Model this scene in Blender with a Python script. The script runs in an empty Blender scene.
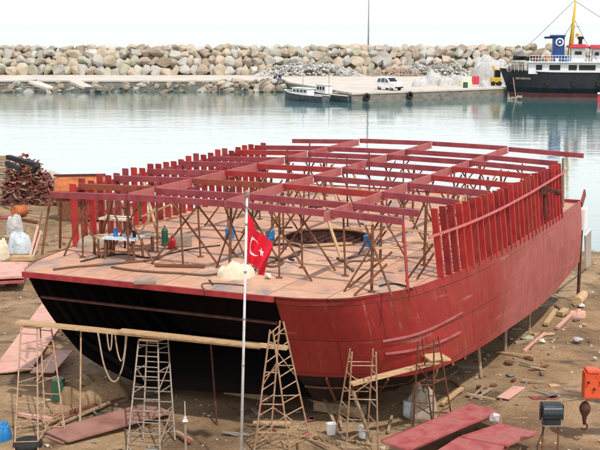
import bpy, bmesh, math, random
from mathutils import Vector, Matrix, noise
R = random.Random(11)
S = bpy.context.scene
COL = S.collection
V3 = Vector
# ------------------------------------------------------------------ survey frame
# camera 10 m above the yard; bearings read from the photograph are turned into ground positions
F, H, HY = 1100.0, 10.0, 24.0
TH = math.atan((225 - HY) / F)
CAM = V3((0, 0, H))
FW = V3((0, math.cos(TH), -math.sin(TH)))
UPV = V3((0, math.sin(TH), math.cos(TH)))
def at(px, py, z=0.0):
    d = FW + V3((1, 0, 0)) * ((px - 300) / F) + UPV * ((225 - py) / F)
    return CAM + d * ((z - H) / d.z)
AZ = math.radians(26.19)
U = V3((math.sin(AZ), math.cos(AZ), 0)); V = V3((math.cos(AZ), -math.sin(AZ), 0))
O = V3((-3.519, 25.136, 0))
def W(u, v, z): return O + U * u + V * v + V3((0, 0, z))

GZ = .5                                   # level of the dirt yard
def ga(px, py, dz=0.0): return at(px, py, GZ + dz)
def on_depth(px, py, Y):
    d = FW + V3((1, 0, 0)) * ((px - 300) / F) + UPV * ((225 - py) / F)
    return CAM + d * (Y / d.y)

# ------------------------------------------------------------------ mesh builder
WLOC = {}
class MB:
    def __init__(s): s.v = []; s.f = []; s.m = []; s.uv = {}
    def poly(s, pts, mi=0, uvs=None):
        b = len(s.v); s.v += [V3(p) for p in pts]; s.f.append(list(range(b, b + len(pts)))); s.m.append(mi)
        if uvs: s.uv[len(s.f) - 1] = uvs
    def box(s, c, d, X=V3((1, 0, 0)), Y=None, mi=0):
        X = V3(X).normalized()
        Z = V3((0, 0, 1)) if Y is None else X.cross(V3(Y)).normalized()
        if Y is None: Y = Z.cross(X).normalized() if abs(X.z) < .99 else V3((0, 1, 0))
        Y = V3(Y).normalized(); Z = X.cross(Y).normalized()
        c = V3(c); a, b, h = X * d[0] / 2, Y * d[1] / 2, Z * d[2] / 2
        q = [c - a - b - h, c + a - b - h, c + a + b - h, c - a + b - h, c - a - b + h, c + a - b + h, c + a + b + h, c - a + b + h]
        k = len(s.v); s.v += q
        for f in ((3, 2, 1, 0), (4, 5, 6, 7), (0, 1, 5, 4), (1, 2, 6, 5), (2, 3, 7, 6), (3, 0, 4, 7)):
            s.f.append([k + i for i in f]); s.m.append(mi)
    def bar(s, p, q, w, h, up=V3((0, 0, 1)), mi=0):
        p, q = V3(p), V3(q); X = (q - p); L = X.length; X.normalize()
        Y = V3(up).cross(X)
        if Y.length < 1e-4: Y = V3((1, 0, 0)).cross(X)
        s.box((p + q) / 2, (L, w, h), X, Y.normalized(), mi)
    def tube(s, p, q, r, n=8, r2=None, mi=0):
        s.path([p, q], r, n, mi, r2)
    def path(s, pts, r, n=7, mi=0, r2=None):
        pts = [V3(p) for p in pts]; k = len(s.v); N = len(pts)
        for i, p in enumerate(pts):
            t = (pts[min(i + 1, N - 1)] - pts[max(i - 1, 0)]).normalized()
            a = t.cross(V3((0, 0, 1)) if abs(t.z) < .9 else V3((1, 0, 0))).normalized(); b = t.cross(a)
            rr = r if r2 is None else r + (r2 - r) * i / (N - 1)
            for j in range(n):
                an = 2 * math.pi * j / n
                s.v.append(p + a * math.cos(an) * rr + b * math.sin(an) * rr)
        for i in range(N - 1):
            for j in range(n):
                s.f.append([k + i * n + j, k + i * n + (j + 1) % n, k + (i + 1) * n + (j + 1) % n, k + (i + 1) * n + j]); s.m.append(mi)
        s.f.append([k + j for j in range(n)][::-1]); s.m.append(mi)
        s.f.append([k + (N - 1) * n + j for j in range(n)]); s.m.append(mi)
    def lathe(s, c, prof, n=16, axis=V3((0, 0, 1)), mi=0):
        c = V3(c); ax = V3(axis).normalized()
        a = ax.cross(V3((1, 0, 0)) if abs(ax.x) < .9 else V3((0, 1, 0))).normalized(); b = ax.cross(a); k = len(s.v)
        for r, z in prof:
            for j in range(n):
                an = 2 * math.pi * j / n; s.v.append(c + ax * z + a * r * math.cos(an) + b * r * math.sin(an))
        for i in range(len(prof) - 1):
            for j in range(n):
                s.f.append([k + i * n + j, k + i * n + (j + 1) % n, k + (i + 1) * n + (j + 1) % n, k + (i + 1) * n + j]); s.m.append(mi)
        s.f.append([k + j for j in range(n)][::-1]); s.m.append(mi)
        k2 = k + (len(prof) - 1) * n; s.f.append([k2 + j for j in range(n)]); s.m.append(mi)
    def grid(s, P, mi=0, uv=None):
        k = len(s.v); a, b = len(P), len(P[0])
        for row in P: s.v += [V3(p) for p in row]
        for i in range(a - 1):
            for j in range(b - 1):
                s.f.append([k + i * b + j, k + (i + 1) * b + j, k + (i + 1) * b + j + 1, k + i * b + j + 1]); s.m.append(mi)
                if uv: s.uv[len(s.f) - 1] = [uv[i][j], uv[i + 1][j], uv[i + 1][j + 1], uv[i][j + 1]]
    def rock(s, c, d, rr, n=16, rot=None, mi=0):
        bm = bmesh.new()
        for _ in range(n):
            p = V3((rr.gauss(0, 1), rr.gauss(0, 1), rr.gauss(0, 1))).normalized() * rr.uniform(.82, 1.05)
            bm.verts.new((p.x * d[0] / 2, p.y * d[1] / 2, p.z * d[2] / 2))
        g = bmesh.ops.convex_hull(bm, input=bm.verts)
        M = Matrix.Rotation(rr.uniform(0, 6.28) if rot is None else rot, 3, 'Z')
        bm.verts.index_update(); k = len(s.v)
        for v in bm.verts: s.v.append(V3(c) + M @ v.co)
        for f in bm.faces: s.f.append([k + v.index for v in f.verts]); s.m.append(mi)
        bm.free()
    def slab(s, pts, t, mi=0):      # polygon top outline, thickness downward
        pts = [V3(p) for p in pts]; n = len(pts); k = len(s.v)
        s.v += pts + [p - V3((0, 0, t)) for p in pts]
        s.f.append(list(range(k, k + n))); s.m.append(mi)
        s.f.append([k + n + i for i in range(n)][::-1]); s.m.append(mi)
        for i in range(n):
            j = (i + 1) % n; s.f.append([k + i, k + n + i, k + n + j, k + j]); s.m.append(mi)
    def build(s, name, mats, parent=None, smooth=False, origin=None, local=False, bevel=0, fix=True):
        if not isinstance(mats, (list, tuple)): mats = [mats]
        if local: off = V3((0, 0, 0))
        elif parent: off = WLOC[parent.name]
        elif origin is not None: off = V3(origin)
        else:
            xs = [p.x for p in s.v]; ys = [p.y for p in s.v]; zs = [p.z for p in s.v]
            off = V3(((min(xs) + max(xs)) / 2, (min(ys) + max(ys)) / 2, min(zs)))
        me = bpy.data.meshes.new(name)
        me.from_pydata([tuple(p - off) for p in s.v], [], s.f)
        for m in mats: me.materials.append(m)
        me.polygons.foreach_set('material_index', s.m)
        if s.uv:
            ul = me.uv_layers.new(name='UVMap')
            for fi, uvs in s.uv.items():
                for li, uv in zip(me.polygons[fi].loop_indices, uvs): ul.data[li].uv = uv
        if fix:
            bm = bmesh.new(); bm.from_mesh(me)
            bmesh.ops.remove_doubles(bm, verts=bm.verts, dist=1e-4)
            bmesh.ops.recalc_face_normals(bm, faces=bm.faces)
            if bevel: bmesh.ops.bevel(bm, geom=[e for e in bm.edges if len(e.link_faces) == 2 and e.calc_face_angle(0) > .5], offset=bevel, segments=2, affect='EDGES', profile=.6, clamp_overlap=True)
            bm.to_mesh(me); bm.free()
        if smooth: me.polygons.foreach_set('use_smooth', [True] * len(me.polygons))
        ob = bpy.data.objects.new(name, me); COL.objects.link(ob)
        if parent: ob.parent = parent; WLOC[ob.name] = WLOC[parent.name].copy()
        else: ob.location = off; WLOC[ob.name] = off.copy()
        return ob
def tag(o, label=None, cat=None, group=None, kind=None):
    if label: o['label'] = label
    if cat: o['category'] = cat
    if group: o['group'] = group
    if kind: o['kind'] = kind
    return o
def thing(name, label, cat, loc, group=None, rz=0):
    o = bpy.data.objects.new(name, None); COL.objects.link(o); o.empty_display_size = .2
    o.location = loc; o.rotation_euler.z = rz; WLOC[o.name] = V3(loc)
    return tag(o, label, cat, group)
def copy_tree(o, loc, rz=0):
    c = o.copy(); COL.objects.link(c); c.location = loc; c.rotation_euler.z = rz; WLOC[c.name] = V3(loc)
    for ch in list(o.children):
        d = ch.copy(); COL.objects.link(d); d.parent = c
    return c

# ------------------------------------------------------------------ materials
def mat(name, cols, scale=3.0, rough=.75, bump=.25, metal=0.0, stretch=(1, 1, 1), pos=None, detail=7, spec=.4, bdist=.02, bscale=4):
    m = bpy.data.materials.new(name); m.use_nodes = True; nt = m.node_tree; N = nt.nodes; L = nt.links
    b = N['Principled BSDF']; b.inputs['Roughness'].default_value = rough; b.inputs['Metallic'].default_value = metal
    b.inputs['Specular IOR Level'].default_value = spec
    tc = N.new('ShaderNodeTexCoord'); oi = N.new('ShaderNodeObjectInfo')
    mu = N.new('ShaderNodeMath'); mu.operation = 'MULTIPLY'; mu.inputs[1].default_value = 37; L.new(oi.outputs['Random'], mu.inputs[0])
    ad = N.new('ShaderNodeVectorMath'); ad.operation = 'ADD'; L.new(tc.outputs['Object'], ad.inputs[0]); L.new(mu.outputs[0], ad.inputs[1])
    mp = N.new('ShaderNodeMapping'); mp.inputs['Scale'].default_value = stretch; L.new(ad.outputs[0], mp.inputs[0])
    n = N.new('ShaderNodeTexNoise'); n.inputs['Scale'].default_value = scale; n.inputs['Detail'].default_value = detail; n.inputs['Roughness'].default_value = .62
    L.new(mp.outputs[0], n.inputs['Vector'])
    r = N.new('ShaderNodeValToRGB'); e = r.color_ramp.elements; k = len(cols)
    ps = pos or [.3 + .4 * i / max(1, k - 1) for i in range(k)]
    while len(e) < k: e.new(.5)
    for i, c in enumerate(cols): e[i].position = ps[i]; e[i].color = (*c, 1)
    L.new(n.outputs['Fac'], r.inputs[0]); L.new(r.outputs[0], b.inputs['Base Color'])
    if bump:
        n2 = N.new('ShaderNodeTexNoise'); n2.inputs['Scale'].default_value = scale * bscale; n2.inputs['Detail'].default_value = 6
        L.new(mp.outputs[0], n2.inputs['Vector'])
        bp = N.new('ShaderNodeBump'); bp.inputs['Strength'].default_value = bump; bp.inputs['Distance'].default_value = bdist
        L.new(n2.outputs['Fac'], bp.inputs['Height']); L.new(bp.outputs[0], b.inputs['Normal'])
    return m
def plating(name, colA, colB, mortar, bw, rh, rust, rough=.6, fade=None, msize=.006, rustpos=(.52, .72), patch=None, streak=None):
    """welded steel plates: brick pattern in (length, height) metres, each plate its own shade, rust and primer patches"""
    m = bpy.data.materials.new(name); m.use_nodes = True; nt = m.node_tree; N = nt.nodes; L = nt.links
    b = N['Principled BSDF']; b.inputs['Roughness'].default_value = rough; b.inputs['Specular IOR Level'].default_value = .35
    uv = N.new('ShaderNodeUVMap'); uv.uv_map = 'UVMap'
    br = N.new('ShaderNodeTexBrick'); br.inputs['Scale'].default_value = 1; br.inputs['Brick Width'].default_value = bw; br.inputs['Row Height'].default_value = rh
    br.inputs['Mortar Size'].default_value = msize; br.inputs['Mortar Smooth'].default_value = .4
    br.inputs['Color1'].default_value = (*colA, 1); br.inputs['Color2'].default_value = (*colB, 1); br.inputs['Mortar'].default_value = (*mortar, 1)
    L.new(uv.outputs[0], br.inputs['Vector'])
    col = br.outputs['Color']
    def mixc(fac, a, c2):
        mx = N.new('ShaderNodeMix'); mx.data_type = 'RGBA'; L.new(fac, mx.inputs[0]); L.new(a, mx.inputs[6])
        if isinstance(c2, tuple): mx.inputs[7].default_value = (*c2, 1)
        else: L.new(c2, mx.inputs[7])
        return mx.outputs[2]
    def nz(scale, lo, hi, stretch=(1, 1, 1), seed=0.0, detail=8):
        mp = N.new('ShaderNodeMapping'); mp.inputs['Scale'].default_value = stretch; mp.inputs['Location'].default_value = (seed, seed * 1.7, 0)
        L.new(uv.outputs[0], mp.inputs[0]); n = N.new('ShaderNodeTexNoise'); n.inputs['Scale'].default_value = scale; n.inputs['Detail'].default_value = detail
        n.inputs['Roughness'].default_value = .65; L.new(mp.outputs[0], n.inputs['Vector'])
        mr = N.new('ShaderNodeMapRange'); mr.inputs[1].default_value = lo; mr.inputs[2].default_value = hi; L.new(n.outputs['Fac'], mr.inputs[0]); return mr.outputs[0], n.outputs['Fac']
    if fade:
        sx = N.new('ShaderNodeSeparateXYZ'); L.new(uv.outputs[0], sx.inputs[0])
        _, nf = nz(.5, 0, 1, (1, .6, 1), 3.1)
        a = N.new('ShaderNodeMath'); a.operation = 'MULTIPLY_ADD'; a.inputs[1].default_value = 7; L.new(nf, a.inputs[0]); L.new(sx.outputs[0], a.inputs[2])
        mr = N.new('ShaderNodeMapRange'); mr.inputs[1].default_value = fade[1] + 3.5; mr.inputs[2].default_value = fade[2] + 3.5; mr.inputs[4].default_value = fade[3]
        L.new(a.outputs[0], mr.inputs[0]); col = mixc(mr.outputs[0], col, fade[0])
    f, _ = nz(.9, .5, .72, (1, 1, 1), 7.7); mlt = N.new('ShaderNodeMath'); mlt.operation = 'MULTIPLY'; mlt.inputs[1].default_value = .55; L.new(f, mlt.inputs[0])
    col = mixc(mlt.outputs[0], col, rust)
    if patch:
        f, _ = nz(patch[1], patch[2], patch[3], patch[4] if len(patch) > 4 else (1, 1, 1), 12.3); col = mixc(f, col, patch[0])
    if streak:
        f, _ = nz(2.2, .53, .7, (3.0, .16, 1), 31.0); ms_ = N.new('ShaderNodeMath'); ms_.operation = 'MULTIPLY'; ms_.inputs[1].default_value = .6; L.new(f, ms_.inputs[0]); col = mixc(ms_.outputs[0], col, streak)
        f, _ = nz(2.6, .6, .72, (2.2, .3, 1), 47.0); ms_ = N.new('ShaderNodeMath'); ms_.operation = 'MULTIPLY'; ms_.inputs[1].default_value = .4; L.new(f, ms_.inputs[0]); col = mixc(ms_.outputs[0], col, (.5, .3, .27))
    f, fine = nz(6, .3, .8, (1, .5, 1), 5.5)
    mm = N.new('ShaderNodeMix'); mm.data_type = 'RGBA'; mm.blend_type = 'MULTIPLY'; mm.inputs[0].default_value = .45
    rp = N.new('ShaderNodeValToRGB'); rp.color_ramp.elements[0].color = (.55, .5, .48, 1); rp.color_ramp.elements[1].color = (1.15, 1.12, 1.1, 1); L.new(f, rp.inputs[0])
    L.new(col, mm.inputs[6]); L.new(rp.outputs[0], mm.inputs[7]); L.new(mm.outputs[2], b.inputs['Base Color'])
    _, wob = nz(.8, 0, 1, (1, 1, 1), 2.2, 2)
    sm = N.new('ShaderNodeMath'); sm.operation = 'MULTIPLY_ADD'; sm.inputs[1].default_value = .25; L.new(br.outputs['Fac'], sm.inputs[0]); L.new(wob, sm.inputs[2])
    sm2 = N.new('ShaderNodeMath'); sm2.operation = 'MULTIPLY_ADD'; sm2.inputs[1].default_value = .08; L.new(fine, sm2.inputs[0]); L.new(sm.outputs[0], sm2.inputs[2])
    bp = N.new('ShaderNodeBump'); bp.inputs['Strength'].default_value = .6; bp.inputs['Distance'].default_value = .09
    L.new(sm2.outputs[0], bp.inputs['Height']); L.new(bp.outputs[0], b.inputs['Normal'])
    return m

M = {}
M['frame_red'] = mat('frame red primer', [(.27, .016, .016), (.4, .026, .023), (.44, .042, .03)], 2.2, .6)
M['frame_red2'] = mat('frame red primer darker', [(.16, .012, .014), (.28, .02, .022), (.34, .05, .035)], 2.6, .65)
M['frame_red3'] = mat('frame red primer rusty', [(.2, .02, .015), (.34, .03, .026), (.26, .07, .035)], 3.2, .7)
M['beam_red'] = mat('bright red primer', [(.22, .016, .018), (.32, .024, .026), (.28, .045, .03)], 2.5, .6)
M['beam_purple'] = mat('purple red primer', [(.17, .026, .034), (.25, .04, .05), (.29, .065, .07)], 2.5, .62)
M['beam_rust'] = mat('rusty orange beam', [(.2, .03, .02), (.25, .06, .03), (.19, .025, .022)], 2.5, .75)
M['girder'] = mat('faded pink primer', [(.3, .06, .06), (.4, .11, .105), (.36, .13, .11)], 2, .65)
M['batten'] = mat('pink batten', [(.5, .1, .1), (.6, .18, .17)], 3, .6)
M['hull'] = plating('hull red plating', (.285, .023, .021), (.34, .033, .028), (.12, .022, .018), 2.4, .95, (.24, .05, .022), .55,
                    fade=((.43, .125, .11), 6.6, 9.5, .8), patch=((.5, .24, .21), 1.1, .58, .76, (.35, 3.2, 1)), msize=.014, streak=(.13, .035, .02))
M['hullport'] = plating('port hull plating', (.3, .02, .018), (.36, .026, .022), (.2, .03, .025), 2.4, .95, (.33, .055, .025))
M['bottom'] = plating('bottom plating and interior shade', (.016, .007, .006), (.024, .008, .007), (.01, .006, .006), 2.2, 1.1, (.06, .012, .01), .9)  # same near-black also paints the shade inside the open stern
M['deck'] = plating('deck plating', (.53, .285, .185), (.62, .385, .258), (.23, .115, .07), 3.0, 1.35, (.42, .17, .075), .78, msize=.014,
                    patch=((.27, .23, .21), .75, .5, .66, (1, 1.7, 1)))
M['rust'] = mat('brown rust', [(.07, .03, .018), (.16, .06, .03), (.22, .09, .04)], 9, .9)
M['rustdark'] = mat('dark rust', [(.03, .012, .01), (.08, .025, .018), (.12, .04, .025)], 7, .9)
M['steel'] = mat('dull grey steel', [(.17, .13, .1), (.28, .23, .18), (.2, .13, .085)], 10, .6)
M['ladder'] = mat('worn ladder steel', [(.24, .12, .07), (.36, .22, .13), (.42, .32, .22)], 8, .7)
M['wood'] = mat('pale scaffold plank', [(.34, .2, .1), (.5, .32, .17), (.56, .4, .24)], 3, .8, stretch=(1, 6, 6))
M['timber'] = mat('weathered timber', [(.2, .12, .07), (.32, .22, .13), (.4, .3, .2)], 3, .85, stretch=(1, 5, 5))
M['dark'] = mat('black rubber', [(.008, .008, .009), (.02, .02, .02)], 8, .7)
M['hose'] = mat('brown hose', [(.1, .05, .03), (.17, .09, .05)], 12, .7)
M['ropebeige'] = mat('beige rope', [(.3, .2, .13), (.45, .33, .22)], 14, .9)
M['blue'] = mat('blue plastic', [(.012, .13, .34), (.02, .19, .44)], 5, .45)
M['green'] = mat('green paint', [(.015, .07, .04), (.03, .11, .06)], 5, .5)
M['redpaint'] = mat('glossy red paint', [(.36, .012, .014), (.46, .02, .022)], 4, .4)
M['white'] = mat('white paint', [(.62, .62, .6), (.78, .78, .76), (.8, .8, .79)], 3, .5, bump=.1)
M['tarp'] = mat('white tarpaulin', [(.34, .34, .33), (.5, .49, .47), (.58, .57, .55)], 1.8, .6, bump=.9, bdist=.08)
M['cream'] = mat('cream sacking', [(.5, .42, .28), (.66, .57, .42), (.72, .66, .54)], 6, .9, bump=.6)
M['canvas'] = mat('grey tan canvas', [(.2, .15, .1), (.34, .28, .21), (.4, .34, .27)], 5, .95, bump=.6)
M['plastic'] = mat('pale blue sheeting', [(.4, .47, .52), (.58, .64, .67), (.3, .36, .4)], 4, .35, bump=.6, bdist=.05)
M['orange'] = mat('rusty orange paint', [(.2, .06, .025), (.42, .12, .035), (.5, .17, .05)], 3, .7)
M['crane'] = mat('orange red crane paint', [(.5, .055, .015), (.66, .085, .025), (.58, .1, .04)], 4, .5)
M['lampblue'] = mat('dark blue grey enamel', [(.012, .017, .022), (.03, .04, .05)], 5, .35)
M['plate_pink'] = mat('pink primed plate', [(.36, .19, .13), (.54, .28, .22), (.6, .34, .27), (.44, .27, .2)], 1.9, .7)
M['plate_red'] = mat('maroon primed plate', [(.22, .045, .045), (.34, .075, .075), (.38, .12, .11), (.26, .1, .07)], 2.4, .6)
M['plate_brown'] = mat('brownish primed plate', [(.2, .085, .065), (.3, .145, .11), (.34, .18, .14)], 1.6, .75)
M['plate_dark'] = mat('dark maroon plate', [(.16, .03, .03), (.26, .06, .055), (.3, .1, .08)], 2, .6)
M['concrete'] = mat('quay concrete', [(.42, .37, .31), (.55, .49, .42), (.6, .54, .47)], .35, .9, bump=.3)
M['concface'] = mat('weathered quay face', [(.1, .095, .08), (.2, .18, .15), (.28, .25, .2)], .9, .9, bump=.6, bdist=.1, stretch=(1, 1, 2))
ROCKC = {'grey': [(0.250, 0.240, 0.209), (0.388, 0.366, 0.322), (0.463, 0.438, 0.384)], 'tan': [(0.275, 0.222, 0.158), (0.431, 0.360, 0.266), (0.512, 0.432, 0.328)],
         'brown': [(0.213, 0.168, 0.124), (0.331, 0.270, 0.203), (0.400, 0.330, 0.254)], 'olive': [(0.225, 0.216, 0.158), (0.356, 0.342, 0.254), (0.438, 0.414, 0.322)],
         'pale': [(0.325, 0.306, 0.271), (0.488, 0.462, 0.407), (0.550, 0.516, 0.452)], 'pinkish': [(0.300, 0.228, 0.169), (0.450, 0.354, 0.277), (0.512, 0.414, 0.328)],
         'wet': [(0.088, 0.078, 0.062), (0.163, 0.144, 0.113), (0.250, 0.216, 0.169)], 'mud': [(0.125, 0.096, 0.068), (0.237, 0.186, 0.136), (0.338, 0.276, 0.203)]}
for k, c in ROCKC.items(): M['rock_' + k] = mat(k + ' rock', c, .9, .95, bump=.8, bdist=.12, bscale=3)
M['gravel'] = mat('pale gravel', [(.36, .37, .36), (.5, .5, .48), (.56, .55, .52)], .7, .95)
M['brickrub'] = mat('reddish rubble', [(.28, .18, .14), (.42, .28, .22), (.46, .36, .3)], 1.2, .95)
M['black_hull'] = mat('black hull paint', [(.004, .006, .009), (.01, .013, .018), (.025, .02, .018)], 1.2, .4, stretch=(1, 1, .4))
M['boat_hull'] = mat('faded dark boat hull', [(.03, .04, .05), (.07, .08, .09), (.14, .14, .14)], 1.4, .55)
M['boot'] = mat('maroon boot topping', [(.1, .035, .035), (.16, .055, .05)], 1.5, .7)
M['redroof'] = mat('red awning', [(.5, .04, .06), (.62, .07, .09)], 2, .6)
M['yellow'] = mat('yellow mast paint', [(.5, .32, .02), (.66, .45, .05)], 3, .5)
M['funnel'] = mat('blue funnel paint', [(.015, .045, .17), (.03, .075, .24)], 3, .45)
M['galv'] = mat('grey galvanised pole', [(.2, .21, .22), (.3, .31, .32)], 6, .6)
M['polepaint'] = mat('weathered white pole paint', [(.4, .4, .39), (.55, .55, .54), (.6, .59, .57)], 6, .55)
M['glass'] = mat('dark window glass', [(.012, .016, .02), (.02, .028, .032)], 2, .08, bump=0, spec=.6)
M['tyre'] = mat('tyre rubber', [(.012, .012, .012), (.03, .028, .026)], 9, .9)
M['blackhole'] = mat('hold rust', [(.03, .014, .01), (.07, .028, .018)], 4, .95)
M['flag'] = mat('red flag cloth', [(.58, .006, .022), (.66, .01, .03)], 5, .8, bump=.15)
M['flagwhite'] = mat('white flag cloth', [(.78, .78, .78), (.8, .8, .8)], 5, .8, bump=0)

# ground
def ground_mat():
    m = bpy.data.materials.new('yard dirt'); m.use_nodes = True; nt = m.node_tree; N = nt.nodes; L = nt.links
    b = N['Principled BSDF']; b.inputs['Roughness'].default_value = .95; b.inputs['Specular IOR Level'].default_value = .2
    tc = N.new('ShaderNodeTexCoord')
    def nz(s, d=8, st=(1, 1, 1), dist=0):
        mp = N.new('ShaderNodeMapping'); mp.inputs['Scale'].default_value = st; L.new(tc.outputs['Object'], mp.inputs[0])
        n = N.new('ShaderNodeTexNoise'); n.inputs['Scale'].default_value = s; n.inputs['Detail'].default_value = d; n.inputs['Roughness'].default_value = .65; n.inputs['Distortion'].default_value = dist
        L.new(mp.outputs[0], n.inputs['Vector']); return n.outputs['Fac']
    def ramp(f, cols, ps):
        r = N.new('ShaderNodeValToRGB'); e = r.color_ramp.elements
        while len(e) < len(cols): e.new(.5)
        for i, c in enumerate(cols): e[i].position = ps[i]; e[i].color = (*c, 1)
        L.new(f, r.inputs[0]); return r.outputs[0]
    def mix(f, a, c, mode='MIX'):
        x = N.new('ShaderNodeMix'); x.data_type = 'RGBA'; x.blend_type = mode
        if isinstance(f, float): x.inputs[0].default_value = f
        else: L.new(f, x.inputs[0])
        L.new(a, x.inputs[6])
        if isinstance(c, tuple): x.inputs[7].default_value = (*c, 1)
        else: L.new(c, x.inputs[7])
        return x.outputs[2]
    base = ramp(nz(.32, 8), [(.24, .155, .088), (.4, .265, .15), (.5, .36, .22)], [.34, .5, .64])
    dark = ramp(nz(.55, 9, (1, 1, 1), .6), [(0, 0, 0), (0, 0, 0), (1, 1, 1)], [0, .5, .68])
    big = ramp(nz(.12, 6, (1, 1, 1), .8), [(.72, .7, .68), (1.08, 1.06, 1.02)], [.38, .62])
    base = mix(.8, base, big, 'MULTIPLY')
    c = mix(dark, base, (.13, .085, .052))
    oil = ramp(nz(.23, 8, (1, 1.6, 1), 1.4), [(0, 0, 0), (0, 0, 0), (.85, .85, .85)], [0, .56, .66])
    c = mix(oil, c, (.07, .055, .045))
    rusty = ramp(nz(1.3, 7), [(0, 0, 0), (0, 0, 0), (.7, .7, .7)], [0, .58, .75])
    c = mix(rusty, c, (.3, .13, .055))
    fine = ramp(nz(14, 8), [(.5, .48, .45), (1.1, 1.1, 1.1)], [.3, .7])
    c = mix(.75, c, fine, 'MULTIPLY')
    L.new(c, b.inputs['Base Color'])
    h = N.new('ShaderNodeMath'); h.operation = 'MULTIPLY_ADD'; h.inputs[1].default_value = .35; L.new(nz(22, 6), h.inputs[0]); L.new(nz(3.5, 8), h.inputs[2])
    bp = N.new('ShaderNodeBump'); bp.inputs['Strength'].default_value = .8; bp.inputs['Distance'].default_value = .09
    L.new(h.outputs[0], bp.inputs['Height']); L.new(bp.outputs[0], b.inputs['Normal']); return m
M['ground'] = ground_mat()
def water_mat():
    m = bpy.data.materials.new('harbour water'); m.use_nodes = True; nt = m.node_tree; N = nt.nodes; L = nt.links
    b = N['Principled BSDF']; b.inputs['Base Color'].default_value = (.05, .13, .13, 1); b.inputs['Roughness'].default_value = .05; b.inputs['IOR'].default_value = 1.45
    tc = N.new('ShaderNodeTexCoord'); hs = None
    for sc, st, w in ((1.0, (.22, .75, 1), 1.0), (1.0, (1.1, 2.6, 1), .3), (1.0, (.03, .09, 1), 2.2)):
        mp = N.new('ShaderNodeMapping'); mp.inputs['Scale'].default_value = st; mp.inputs['Rotation'].default_value = (0, 0, .12 * w); L.new(tc.outputs['Object'], mp.inputs[0])
        n = N.new('ShaderNodeTexNoise'); n.inputs['Scale'].default_value = sc; n.inputs['Detail'].default_value = 3; n.inputs['Distortion'].default_value = .4; L.new(mp.outputs[0], n.inputs['Vector'])
        a = N.new('ShaderNodeMath'); a.operation = 'MULTIPLY_ADD'; a.inputs[1].default_value = w; L.new(n.outputs['Fac'], a.inputs[0])
        if hs: L.new(hs, a.inputs[2])
        hs = a.outputs[0]
    bp = N.new('ShaderNodeBump'); bp.inputs['Strength'].default_value = .2; bp.inputs['Distance'].default_value = .1
    L.new(hs, bp.inputs['Height']); L.new(bp.outputs[0], b.inputs['Normal']); return m
M['water'] = water_mat()

# ------------------------------------------------------------------ helper curves
def interp(pts, t):
    if t <= pts[0][0]: return pts[0][1]
    for (a, x), (b, y) in zip(pts, pts[1:]):
        if t <= b: return x + (y - x) * (t - a) / (b - a)
    return pts[-1][1]
def resample(P, n):
    """smooth polyline (Catmull-Rom) sampled n times by arc length"""
    P = [V3(p) for p in P]; Q = []
    for i in range(len(P) - 1):
        p0, p1, p2, p3 = P[max(i - 1, 0)], P[i], P[i + 1], P[min(i + 2, len(P) - 1)]
        for k in range(12):
            t = k / 12; Q.append(.5 * ((2 * p1) + (p2 - p0) * t + (2 * p0 - 5 * p1 + 4 * p2 - p3) * t * t + (3 * p1 - p0 - 3 * p2 + p3) * t ** 3))
    Q.append(P[-1]); d = [0]
    for a, b in zip(Q, Q[1:]): d.append(d[-1] + (b - a).length)
    out = []; j = 0
    for k in range(n):
        s = d[-1] * k / (n - 1)
        while j < len(d) - 2 and d[j + 1] < s: j += 1
        t = (s - d[j]) / max(1e-9, d[j + 1] - d[j]); out.append(Q[j].lerp(Q[j + 1], min(1, t)))
    return out

# ------------------------------------------------------------------ SETTING: ground, water, quay
SH = [(-300, 90), (-60, 80), (-16, 69), (0, 61), (9, 53), (16, 51.5), (40, 50), (300, 40)]
def gz(x, y):
    d = interp(SH, x) - y                       # metres inland of the waterline
    z = -.9 + (.9 + GZ) * max(0, min(1, d / 8)) ** .7 if d > 0 else -.9 + d * .12
    a = max(0, min(1, d / 4))
    z += a * (.10 * noise.noise((x * .35, y * .35, 1)) + .05 * noise.noise((x * 1.1, y * 1.1, 5)) - .03)
    for ox, sl in ((9.5, .32), (11.2, .32), (15, -.1)):        # old wheel ruts
        q = x - ox - sl * (y - 30) - .5 * noise.noise((0, y * .12, ox)); z -= a * .08 * math.exp(-(q / .28) ** 2)
        z += a * .035 * math.exp(-((abs(q) - .5) / .2) ** 2)
    return max(z, -6)
b = MB(); xs = []; x = -320.0
while x < 320: xs.append(x); x += .25 if -12 < x < 18 else .5 if -26 < x < 24 else (2 if abs(x) < 60 else 20)
ys = []; y = -60.0
while y < 120: ys.append(y); y += .25 if 21 < y < 50 else .5 if 20 < y < 74 else 3
b.grid([[(x, y, gz(x, y)) for y in ys] for x in xs])
g = b.build('ground', M['ground'], origin=(0, 0, 0), smooth=True, fix=False); tag(g, kind='structure')
b = MB(); b.poly([(-9000, -400, -.9), (9000, -400, -.9), (9000, 22000, -.9), (-9000, 22000, -.9)])
tag(b.build('water', M['water'], origin=(0, 0, -.9)), kind='structure')

QZ = .5
# pier: diagonal inner edge, front face, then the long quay road under the rock wall
A0 = at(283, 81, QZ); A1 = at(352, 93, QZ); A2 = at(508, 87.2, QZ)
b = MB()
pier = [A0, A1, A2, V3((34, 190, QZ)), V3((60, 190, QZ)), V3((60, 214, QZ)), V3((-110, 214, QZ)), V3((-110, 190, QZ)), V3((A0.x - 1, 190, QZ))]
b.slab(pier, .25)
tag(b.build('quay', M['concrete'], fix=True), kind='structure')
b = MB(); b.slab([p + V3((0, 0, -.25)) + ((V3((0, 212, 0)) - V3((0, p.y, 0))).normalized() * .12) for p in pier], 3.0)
tag(b.build('quay_wall', M['concface']), kind='structure')

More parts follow.
